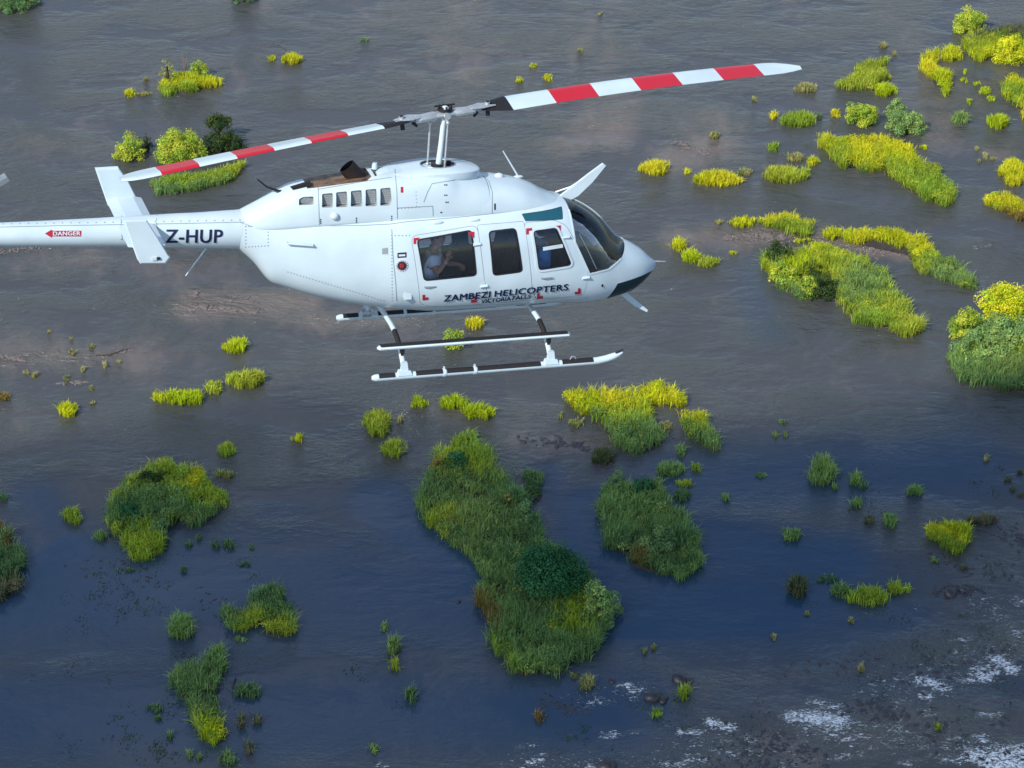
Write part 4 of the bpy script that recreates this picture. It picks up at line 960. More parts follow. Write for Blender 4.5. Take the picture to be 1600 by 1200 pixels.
def colours(kind, x, y, n_per):
    """plant colour: palette entry chosen by patches, plus plant to plant variation"""
    P = np.array(PAL[kind]); a = vnoise(x, y, 3.5, 1); b = vnoise(x, y, 9, 2)
    w1 = np.clip((a - .35) * 2.5, 0, 1)[:, None]; w2 = np.clip((b - .45) * 2.5, 0, 1)[:, None]
    c = P[0] * (1 - w1) + P[1] * w1; c = c * (1 - w2 * .8) + P[2] * w2 * .8
    c = c * rng.uniform(.72, 1.25, (len(c), 1)); return np.repeat(c, n_per, 0) * rng.uniform(.8, 1.2, (len(c) * n_per, 1))
def blades(bx, by, h, kind, per=8, width=.13, spread=.20, lean=.38, z0=0.0, hn=4.0, col=None):
    """tufts of bent tapering blades standing on the river at bx, by"""
    n = len(bx); k = n * per
    hh = h * (.50 + .45 * vnoise(bx, by, hn, 3) + .28 * vnoise(bx, by, 1.6, 7)) * rng.uniform(.85, 1.12, n)
    c = colours(kind, bx, by, per) if col is None else np.repeat(col, per, 0) * rng.uniform(.8, 1.2, (k, 1))
    X = np.repeat(bx, per) + rng.normal(0, spread, k); Y = np.repeat(by, per) + rng.normal(0, spread, k)
    H = np.repeat(hh, per) * rng.uniform(.55, 1.1, k); az = rng.uniform(0, 2 * np.pi, k); ln = H * np.abs(rng.normal(.12, lean * .6, k)); ln = np.minimum(ln, H * .95)
    wa = az + np.pi / 2 + rng.normal(0, .5, k); W = width * rng.uniform(.6, 1.3, k); wx, wy = np.cos(wa) * W / 2, np.sin(wa) * W / 2
    lx, ly = np.cos(az) * ln, np.sin(az) * ln; V = np.zeros((k, 5, 3))
    V[:, 0] = np.stack([X - wx * .6, Y - wy * .6, np.full(k, z0)], -1); V[:, 1] = np.stack([X + wx * .6, Y + wy * .6, np.full(k, z0)], -1)
    V[:, 2] = np.stack([X + lx * .35 + wx, Y + ly * .35 + wy, z0 + H * .62], -1); V[:, 3] = np.stack([X + lx * .35 - wx, Y + ly * .35 - wy, z0 + H * .62], -1)
    V[:, 4] = np.stack([X + lx, Y + ly, z0 + H * (1 - .38 * ln / H)], -1)
    b = (np.arange(k) * 5)[:, None]; F = np.concatenate([b + [0, 1, 2], b + [0, 2, 3], b + [3, 2, 4]])
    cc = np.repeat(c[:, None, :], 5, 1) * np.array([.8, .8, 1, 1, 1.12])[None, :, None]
    return V.reshape(-1, 3), F, cc.reshape(-1, 3)
def merge(parts):
    V, F, C_ = [], [], []; o = 0
    for v, f, c in parts: V.append(v); F.append(f + o); C_.append(c); o += len(v)
    return np.concatenate(V), np.concatenate(F), np.concatenate(C_)
def plant_obj(name, parts, m, origin, parent=None):
    v, f, c = merge(parts) if isinstance(parts, list) else parts
    o = link(bpy.data.objects.new(name, fast_mesh(name, v - np.asarray(origin), f, c))); o.data.materials.append(m)
    if parent is None: o.location = tuple(origin)
    else: o.parent = parent
    return o
DENS = 1.0
def tuft(box, kind, label, group=None, hmax=2.6):
    """one stand of reeds or grass; box is its outline in the photograph"""
    x0, y0, x1, y1 = box; s, cd, sd = px_scale((x0 + x1) / 2, y1); hp = y1 - y0
    hm = min(hmax, max(.5, .62 * hp / (s * cd))); ext = max(hp - .80 * hm * s * cd, .12 * hp)
    pad = min(.25 * (x1 - x0), .20 * s)
    area = max(.3, (x1 - x0 - 2 * pad) / s * ext / (s * sd) * .785); n = int(np.clip(area * 7.5 * DENS, 6, 900))
    r = np.sqrt(rng.uniform(0, 1, n)); a = rng.uniform(0, 2 * np.pi, n); wob = 1 + .18 * np.sin(a * 3 + x0) + .12 * np.sin(a * 5 + y0)
    u = (x0 + x1) / 2 + np.cos(a) * r * wob * ((x1 - x0) / 2 - pad); v = y1 - ext / 2 + np.sin(a) * r * ext / 2
    P = ground(u, v); c = P.mean(0); edge = 1 - .35 * r ** 2
    small = hm < 1.1
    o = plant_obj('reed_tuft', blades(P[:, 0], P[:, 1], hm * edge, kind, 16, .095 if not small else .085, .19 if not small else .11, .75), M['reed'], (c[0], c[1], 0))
    tag(o, label, 'reeds', group); return o
def poly_sample(poly, n):
    p = np.array(poly, float); lo, hi = p.min(0), p.max(0); out = []
    while len(out) < n:
        q = rng.uniform(lo, hi, (n * 3, 2)); ins = inside(q, p); out += list(q[ins])
    return np.array(out[:n])
def inside(q, p):
    r = np.zeros(len(q), bool); k = len(p)
    for i in range(k):
        a, b = p[i], p[i - 1]
        hit = ((a[1] > q[:, 1]) != (b[1] > q[:, 1])) & (q[:, 0] < (b[0] - a[0]) * (q[:, 1] - a[1]) / (b[1] - a[1] + 1e-12) + a[0]); r ^= hit
    return r
def column_span(poly, u):
    """top and bottom of the outline above each column u"""
    p = np.array(poly, float); top = np.full(len(u), 1e9); bot = np.full(len(u), -1e9)
    for i in range(len(p)):
        a, b = p[i - 1], p[i]
        if abs(a[0] - b[0]) < 1e-9: continue
        m_ = (u >= min(a[0], b[0])) & (u <= max(a[0], b[0])); t = (u - a[0]) / (b[0] - a[0]); y = a[1] + t * (b[1] - a[1])
        top = np.where(m_, np.minimum(top, y), top); bot = np.where(m_, np.maximum(bot, y), bot)
    return top, bot
def poly_area(poly): p = np.array(poly, float); q = np.roll(p, 1, 0); return abs(np.sum(p[:, 0] * q[:, 1] - q[:, 0] * p[:, 1])) / 2
def reed_bed(poly, kinds, label, h=2.5, name='reed_bed', cat='reeds', dens=1.0, patches=()):
    h *= .86
    """a stand of reeds on a low mud bank. kinds: colour kind top->bottom; patches: (x,y,r,kind)"""
    c = np.mean(poly, 0); s, cd, sd = px_scale(c[0], c[1]); hp = h * s * cd * .80
    n = int(np.clip(poly_area(poly) / (s * s * sd) * 6.5 * dens * DENS, 40, 9000))
    q = poly_sample(poly, n); q0 = ground(q[:, 0], q[:, 1]); top, bot = column_span(poly, q[:, 0]); span = np.maximum(bot - top, 1)
    hpx = np.minimum(hp, span * .55); v = top + hpx + (q[:, 1] - top) * (span - hpx) / span
    hfac = np.clip(span * .62 / hp, .45, 1.0)
    P = ground(q[:, 0], v); o0 = ground(c[0], c[1])
    P[:, 0] += (vnoise(P[:, 0], P[:, 1], 2.2, 21) - .5) * 1.7 + rng.normal(0, .12, n); P[:, 1] += (vnoise(P[:, 0], P[:, 1], 2.2, 22) - .5) * 2.4 + rng.normal(0, .2, n)   # ragged shore
    t = (q[:, 1] - np.min(np.array(poly)[:, 1])) / np.ptp(np.array(poly)[:, 1]) + .30 * (vnoise(P[:, 0], P[:, 1], 6, 5) - .5) + rng.normal(0, .09, n)
    ki = np.clip((t * len(kinds)).astype(int), 0, len(kinds) - 1)
    lab = np.array(list(kinds))[ki]
    for px, py, pr, pk in patches:
        d = np.hypot(q[:, 0] - px, (q[:, 1] - py)) + rng.normal(0, pr * .4, n); lab = np.where(d < pr, pk, lab)
    root = link(bpy.data.objects.new(name, None)); root.location = tuple(o0); tag(root, label, cat)
    parts = []
    for k in sorted(set(lab)):
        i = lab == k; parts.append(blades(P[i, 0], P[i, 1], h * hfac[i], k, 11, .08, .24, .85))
    # broad-leaved clumps among the reeds
    nb = n // 13
    for j in rng.choice(n, nb, replace=False):
        rr = rng.uniform(.45, 1.0); m_ = int(110 * rr * rr) + 20; nn = rng.normal(size=(m_, 3)); nn /= np.linalg.norm(nn, axis=1)[:, None]; nn[:, 2] = np.abs(nn[:, 2])
        Pq = np.array([P[j, 0], P[j, 1], h * hfac[j] * .42]) + nn * rr * rng.uniform(.7, 1.08, (m_, 1)) * [1, 1, .75]; n2 = nn + rng.normal(0, .5, (m_, 3)); n2 /= np.linalg.norm(n2, axis=1)[:, None]
        t1 = np.cross(n2, rng.normal(size=(m_, 3))); t1 /= np.linalg.norm(t1, axis=1)[:, None] + 1e-9; t2 = np.cross(n2, t1); L = .20 * rng.uniform(.6, 1.3, (m_, 1))
        Vq = np.stack([Pq - t1 * L * .62, Pq - t2 * L * .3, Pq + t1 * L * .62, Pq + t2 * L * .3], 1).reshape(-1, 3); bq = (np.arange(m_) * 4)[:, None]
        base = np.array(PAL[lab[j]])[rng.integers(0, 3)] * rng.uniform(.6, 1.1); parts.append((Vq, np.concatenate([bq + [0, 1, 2], bq + [0, 2, 3]]), np.repeat(base * rng.uniform(.75, 1.25, (m_, 1)), 4, 0)))
    ob = plant_obj('reeds', parts, M['reed'], o0, root); ob['kind'] = 'stuff'
    # mud bank: low mound under the stand
    hull = []; pc = np.array(poly, float)
    tp, bt = column_span(poly, pc[:, 0]); sp = np.maximum(bt - tp, 1); hb = np.minimum(hp, sp * .55); vv = tp + hb + (pc[:, 1] - tp) * (sp - hb) / sp
    B = ground(pc[:, 0], vv) - o0; cc = B.mean(0); k = len(B)
    ve = [cc + (b - cc) * 1.0 + [0, 0, -.06] for b in B] + [cc + (b - cc) * .93 + [0, 0, .10] for b in B] + [cc + (b - cc) * .5 + [0, 0, .16] for b in B] + [cc + [0, 0, .17]]
    fa = [(j, (j + 1) % k, k + (j + 1) % k, k + j) for j in range(k)] + [(k + j, k + (j + 1) % k, 2 * k + (j + 1) % k, 2 * k + j) for j in range(k)] + [(2 * k + j, 2 * k + (j + 1) % k, 3 * k) for j in range(k)]
    me = raw(ve, fa, [0] * len(fa), [M['mud']]); recalc(me); mo = link(bpy.data.objects.new('mud_bank', me)); mo.parent = root
    return root
def bush(cx, y0, w, hgt, kind, label, name='bush', cat='bush', ybase=None, group=None, leaf=.22, trunk=.04, loose=1.0, shape='round'):
    """a shrub or tree: stem with limbs and a crown of leaf clumps. Outline in the photograph: centre cx, top y0, width w, height hgt"""
    yb = y0 + hgt if ybase is None else ybase
    s, cd, sd = px_scale(cx, yb); R_ = w / s / 2; depth = R_ * .9
    Ht = max(1.0, (hgt - depth * s * sd * .9) / (s * cd)); o0 = ground(cx, yb - depth * s * sd * .8)
    root = link(bpy.data.objects.new(name, None)); root.location = tuple(o0); tag(root, label, cat, group)
    zc = Ht * (trunk + (1 - trunk) * .5); rz = Ht * (1 - trunk) * .5
    nl = int(np.clip(22 + R_ * R_ * 7.0, 26, 130)); par = []; tips = []
    for i in range(nl):
        d = rng.normal(size=3); d /= np.linalg.norm(d)
        f = rng.uniform(.55, .97) if i % 4 else rng.uniform(.1, .5)
        if trunk < .1:      # a dome of foliage down to the water
            c = np.array([d[0] * R_ * f, d[1] * depth * f, abs(d[2]) * Ht * .84 * f + .12]); rc = rng.uniform(.13, .38) * min(R_, Ht * .62) * loose
        else:
            if d[2] < -.55: d[2] *= -.6
            c = np.array([d[0] * R_ * f, d[1] * depth * f, zc + d[2] * rz * f]); rc = rng.uniform(.26, .46) * min(R_, rz * 1.25) * loose
        tips.append(c)
        m_ = int(np.clip(rc * rc * 4 * 3.14 / (leaf * leaf) * .75, 14, 160))
        n = rng.normal(size=(m_, 3)); n /= np.linalg.norm(n, axis=1)[:, None]; P = c + n * rc * rng.uniform(.55, 1.08, (m_, 1)) * [1, 1, .8]
        P[:, 2] = np.maximum(P[:, 2], .05)
        nn = n + rng.normal(0, .55, (m_, 3)) + [0, 0, .35]; nn /= np.linalg.norm(nn, axis=1)[:, None]
        t1 = np.cross(nn, rng.normal(size=(m_, 3))); t1 /= np.linalg.norm(t1, axis=1)[:, None] + 1e-9; t2 = np.cross(nn, t1); L = leaf * rng.uniform(.6, 1.3, (m_, 1))
        V = np.stack([P - t1 * L * .62, P - t2 * L * .33 + nn * L * .1, P + t1 * L * .62, P + t2 * L * .33 + nn * L * .1], 1).reshape(-1, 3)
        b = (np.arange(m_) * 4)[:, None]; F = np.concatenate([b + [0, 1, 2], b + [0, 2, 3]])
        pal = np.array(PAL[kind]); base = pal[rng.integers(0, 3)] * rng.uniform(.75, 1.25)
        col = np.repeat(base * rng.uniform(.75, 1.25, (m_, 1)), 4, 0); par.append((V, F, col))
    v, f, c = merge(par); o = plant_obj('crown', (v, f, c), M['leaf'], (0, 0, 0), root)
    mb = MB(); r0 = max(.05, .055 * Ht)
    mb.tube([(0, 0, -.1), (.03 * Ht, .02 * Ht, Ht * trunk), (.02 * Ht, 0, zc)], [r0, r0 * .8, r0 * .45], 7)
    for c in tips[:: max(1, len(tips) // 7)][:8]:
        mb.tube([(.02 * Ht, .01 * Ht, Ht * trunk * rng.uniform(.7, 1.2)), tuple(c * .55 + np.array([0, 0, Ht * trunk * .3])), tuple(c)], [r0 * .5, r0 * .35, r0 * .12], 5)
    mb.build('trunk', M['bark'], root, True)
    return root
def dead_shrub(cx, y0, w, hgt, label):
    yb = y0 + hgt; s, cd, sd = px_scale(cx, yb); H_ = hgt / (s * cd); o0 = ground(cx, yb); mb = MB()
    for k in range(26):
        a = rng.uniform(0, 6.28); sp = rng.uniform(.1, .5) * w / s; t = H_ * rng.uniform(.6, 1)
        p = [(0, 0, 0), (math.cos(a) * sp * .4, math.sin(a) * sp * .4, t * .5), (math.cos(a) * sp, math.sin(a) * sp, t)]
        mb.tube([tuple(np.array(q) + o0) for q in p], [.035, .025, .01], 4)
    o = mb.build('dead_shrub', M['twig']); tag(o, label, 'shrub'); return o

# --- large stands (outlines in the photograph)
reed_bed([(674, 694), (700, 684), (724, 666), (748, 662), (752, 680), (764, 698), (772, 724), (794, 742), (826, 774), (848, 800), (852, 835), (875, 860), (905, 885), (930, 905), (950, 930), (946, 965), (930, 1005), (905, 1032), (860, 1056), (820, 1062), (797, 1055), (785, 1025), (775, 1000), (762, 970), (755, 945), (760, 915), (740, 880), (715, 850), (690, 832), (662, 803), (652, 780), (662, 745), (675, 722)],
         'lgdggdgggg', 'longest reed island, dark green, running down the middle below the helicopter', h=2.7, patches=((780, 1040, 26, 'l'), (765, 965, 18, 'o'), (700, 690, 34, 'l'), (750, 715, 26, 'l'), (725, 800, 30, 'g'), (690, 818, 22, 'l'), (900, 960, 28, 'l')))
reed_bed([(882, 617), (895, 604), (945, 598), (985, 606), (1000, 614), (1012, 628), (1010, 648), (1030, 670), (1026, 692), (1010, 705), (985, 700), (950, 684), (934, 665), (930, 645), (905, 640), (886, 630)], 'ylgg', 'yellow to green reed island just below the raised front of the near skid', h=2.5, patches=((900, 620, 30, 'y'), (960, 605, 30, 'y')))
reed_bed([(1002, 604), (1022, 597), (1048, 603), (1066, 618), (1066, 634), (1048, 638), (1022, 626), (1005, 616)], 'yy', 'bright yellow oval reed stand at the upper right end of the yellow-green island', h=2.0)
reed_bed([(1066, 640), (1075, 632), (1090, 637), (1105, 660), (1122, 688), (1112, 705), (1092, 692), (1070, 668)], 'ylg', 'slanting narrow reed stand with yellow top right of the yellow-green island', h=2.2)
reed_bed([(934, 772), (950, 750), (985, 748), (1020, 747), (1042, 762), (1065, 785), (1085, 820), (1096, 855), (1090, 888), (1070, 903), (1030, 900), (987, 886), (975, 866), (950, 856), (940, 830), (935, 790)], 'gggdgg', 'dark green rounded reed island to the right of the longest reed island', h=2.7, patches=((1000, 872, 16, 'o'),))
reed_bed([(165, 792), (180, 770), (200, 742), (225, 724), (262, 714), (282, 726), (301, 756), (298, 785), (276, 814), (260, 830), (252, 852), (236, 876), (216, 866), (192, 850), (170, 826)], 'llggdl', 'large rounded reed island with lit yellow top at the lower left', h=2.5, patches=((225, 855, 22, 'l'), (195, 800, 18, 'e')))
reed_bed([(290, 738), (310, 724), (335, 746), (352, 768), (350, 790), (330, 808), (305, 820), (284, 814), (282, 800), (300, 772)], 'yllg', 'smaller reed stand touching the right side of the lower left island', h=2.2)
reed_bed([(0, 800), (15, 828), (30, 848), (35, 880), (26, 918), (14, 936), (0, 940), (-30, 930), (-35, 830)], 'oddm', 'brownish reed bank cut by the left edge of the picture', h=2.6)
reed_bed([(352, 950), (365, 938), (386, 948), (393, 920), (420, 907), (440, 908), (450, 935), (460, 965), (460, 985), (440, 998), (416, 994), (410, 975), (394, 985), (370, 980), (355, 966)], 'gdgl', 'shaded green two-lobed reed stand at the lower left', h=2.1, patches=((400, 975, 18, 'l'),))
reed_bed([(273, 1060), (290, 1032), (310, 1020), (330, 1035), (342, 1065), (340, 1090), (352, 1120), (356, 1145), (345, 1164), (330, 1158), (325, 1140), (302, 1125), (290, 1100), (278, 1085)], 'ggdgl', 'shaded pear-shaped reed stand nearest the bottom left corner', h=2.2, patches=((343, 1145, 22, 'y'),))
reed_bed([(1278, 214), (1300, 206), (1345, 211), (1400, 212), (1425, 226), (1440, 242), (1465, 258), (1485, 280), (1494, 300), (1480, 319), (1450, 318), (1420, 300), (1392, 280), (1380, 264), (1350, 266), (1330, 256), (1312, 262), (1296, 250), (1288, 230)], 'yyll', 'long bright yellow reed bank curving across the upper right', h=2.2, patches=((1310, 245, 20, 'l'), (1455, 285, 40, 'l'), (1405, 235, 20, 'y')))
reed_bed([(1195, 395), (1215, 385), (1240, 390), (1262, 384), (1285, 400), (1301, 430), (1298, 460), (1272, 468), (1245, 464), (1205, 446), (1195, 420)], 'lylg', 'bushy left end of the large green island right of the helicopter nose', h=2.4, patches=((1275, 440, 22, 'k'), (1212, 390, 18, 'd')))
reed_bed([(1265, 388), (1300, 380), (1345, 393), (1375, 411), (1384, 440), (1412, 470), (1437, 500), (1425, 525), (1390, 520), (1365, 506), (1332, 505), (1312, 480), (1302, 455), (1302, 420), (1280, 405)], 'ylgll', 'broad light green reed bed forming the body of the island right of the nose', h=2.6, patches=((1345, 440, 35, 'g'), (1400, 490, 30, 'l')))
reed_bed([(1318, 364), (1350, 353), (1400, 353), (1440, 371), (1470, 396), (1500, 416), (1527, 440), (1510, 447), (1480, 440), (1450, 426), (1427, 415), (1420, 400), (1405, 386), (1370, 376), (1340, 382), (1322, 377)], 'yyyllg', 'thin yellow reed strip arching above the green island at right', h=1.9, patches=((1490, 428, 36, 'g'), (1345, 375, 16, 'y')))
reed_bed([(1478, 556), (1500, 530), (1540, 522), (1600, 520), (1660, 520), (1660, 620), (1600, 615), (1560, 611), (1520, 600), (1488, 585)], 'lggd', 'olive reed fringe along the foot of the bushy bank at the right edge', h=2.6)
reed_bed([(1500, 55), (1540, 40), (1600, 36), (1650, 40), (1650, 98), (1600, 98), (1576, 95), (1560, 80), (1528, 94), (1502, 72)], 'mly', 'yellow scrubby reed bed cut by the top right edge below the round bush', h=2.4)
reed_bed([(1441, 97), (1448, 77), (1464, 71), (1462, 95), (1476, 106), (1489, 126), (1482, 149), (1462, 136), (1448, 116)], 'yyy', 'narrow golden reed strip standing upright near the top right corner', h=2.0)
reed_bed([(1311, 128), (1330, 107), (1352, 92), (1380, 88), (1381, 112), (1366, 130), (1350, 140), (1330, 143), (1314, 138)], 'lll', 'slanting lime reed stand right of the rotor blade tip', h=2.0)
reed_bed([(1563, 150), (1566, 130), (1580, 114), (1600, 126), (1640, 130), (1640, 185), (1600, 184), (1585, 166)], 'yly', 'golden reed stand cut by the right edge below the top right scrub', h=2.0)
reed_bed([(1541, 305), (1560, 299), (1600, 313), (1640, 330), (1640, 350), (1600, 345), (1570, 335), (1548, 322)], 'yyo', 'orange-yellow reed stand cut by the right edge above the bushy bank', h=2.0)
reed_bed([(1182, 345), (1200, 334), (1240, 337), (1267, 346), (1264, 366), (1245, 370), (1225, 360), (1200, 352)], 'yll', 'lime reed strip just above the left end of the green island', h=2.0)
reed_bed([(230, 292), (245, 278), (290, 270), (340, 256), (378, 248), (376, 268), (350, 288), (300, 300), (255, 306)], 'llg', 'low green reed fringe in front of the bushes behind the left rotor blade', h=1.8)
reed_bed([(254, 130), (268, 112), (290, 108), (306, 122), (310, 140), (290, 147), (260, 146)], 'yyl', 'yellow reed stand at the foot of the pale shrub at upper left', h=1.9)
reed_bed([(818, 732), (836, 727), (844, 740), (848, 775), (842, 786), (832, 776), (824, 752)], 'gdd', 'narrow dark reed strip in the channel beside the longest island', h=1.5)
reed_bed([(1457, 812), (1480, 806), (1512, 815), (1514, 845), (1500, 860), (1480, 862), (1466, 845)], 'yyl', 'upright yellow-streaked reed stand alone in the blue water at lower right', h=2.1)

# --- bushes and trees
B = bush
B(860, 862, 100, 96, 'e', 'deep green leafy tree on the widest part of the longest reed island', 'tree', 'tree', leaf=.26, trunk=.12)
B(938, 898, 66, 80, 'g', 'rounded grey-green bush overhanging the right shore of the longest island')
B(824, 868, 52, 60, 'd', 'low green bush at the left of the deep green tree')
B(684, 704, 30, 40, 'o', 'rusty brown shrub at the upper left shore of the longest island')
B(716, 700, 44, 44, 'e', 'dark green bush beside the rusty shrub on the longest island')
B(792, 768, 36, 34, 'o', 'rusty-topped bush half way down the longest island')
B(820, 778, 46, 56, 'd', 'dark bush at the right shore half way down the longest island')
B(961, 728, 46, 52, 'd', 'tallest bush at the top left of the dark rounded island')
B(1003, 742, 44, 44, 'e', 'dark bush in the middle of the top of the rounded island')
B(1030, 820, 66, 60, 'd', 'broad dark bush near the centre of the rounded island')
B(205, 782, 44, 40, 'e', 'dark green bush buried in the left side of the lower left island')
B(238, 728, 50, 40, 'k', 'olive bush near the top of the lower left island')
B(250, 800, 40, 44, 'd', 'shaded bush at the lower right of the lower left island')
B(1514, 8, 56, 46, 'l', 'round yellow-green bush at the top right corner')
B(1580, 48, 60, 54, 'y', 'bright lime bush at the right edge below the round bush')
B(1568, 438, 90, 70, 'y', 'lime green bush topping the bushy bank at the right edge')
B(1510, 474, 56, 58, 'l', 'green bush at the left side of the bushy bank')
B(1562, 486, 84, 64, 'g', 'darker green bush in the middle of the bushy bank')
B(1620, 470, 80, 90, 'g', 'green bush cut by the right edge on the bushy bank')
B(1545, 512, 120, 66, 'g', 'wide low green bush at the foot of the bushy bank')
B(1216, 368, 46, 48, 'k', 'dark olive bush at the top left corner of the green island')
B(1224, 400, 50, 50, 'l', 'lime bush on the left shore of the green island')
B(1282, 420, 46, 52, 'k', 'dark shrub in the shadowed notch of the green island')
B(1262, 426, 40, 44, 'l', 'lime bush left of the dark notch shrub')
B(283, 197, 84, 62, 'l', 'big bright green dome bush behind the left rotor blade')
B(343, 172, 42, 46, 'k', 'dark tree crown rising above the dome bush', 'tree', 'tree', leaf=.22, ybase=226, trunk=.35)
B(350, 198, 66, 44, 'k', 'dark bush between the dome bush and the water')
B(203, 204, 48, 50, 'l', 'yellow-green bush left of the dome bush')
B(230, 195, 24, 44, 'k', 'slim dark bush behind the yellow-green bush at left')
B(262, 78, 24, 56, 'p', 'tall pale yellow shrub on the upper left islet')
B(313, 90, 34, 34, 'l', 'green-yellow bush at the right of the upper left islet')
B(22, -28, 90, 48, 'd', 'dark green bush cut by the top left corner')
B(383, -22, 44, 28, 'd', 'dark bush cut by the top edge left of the middle')
B(1345, 155, 58, 44, 'l', 'dense lime bush left of the paired green bushes at upper right')
B(1400, 150, 38, 34, 'g', 'upper one of the paired green bushes at upper right')
B(1417, 166, 62, 48, 'g', 'lower and larger of the paired green bushes at upper right')
B(708, 508, 40, 42, 'l', 'green bush seen between the boarding step and the belly')
dead_shrub(289, 86, 20, 30, 'bare pinkish shrub between the pale shrub and the green-yellow bush')

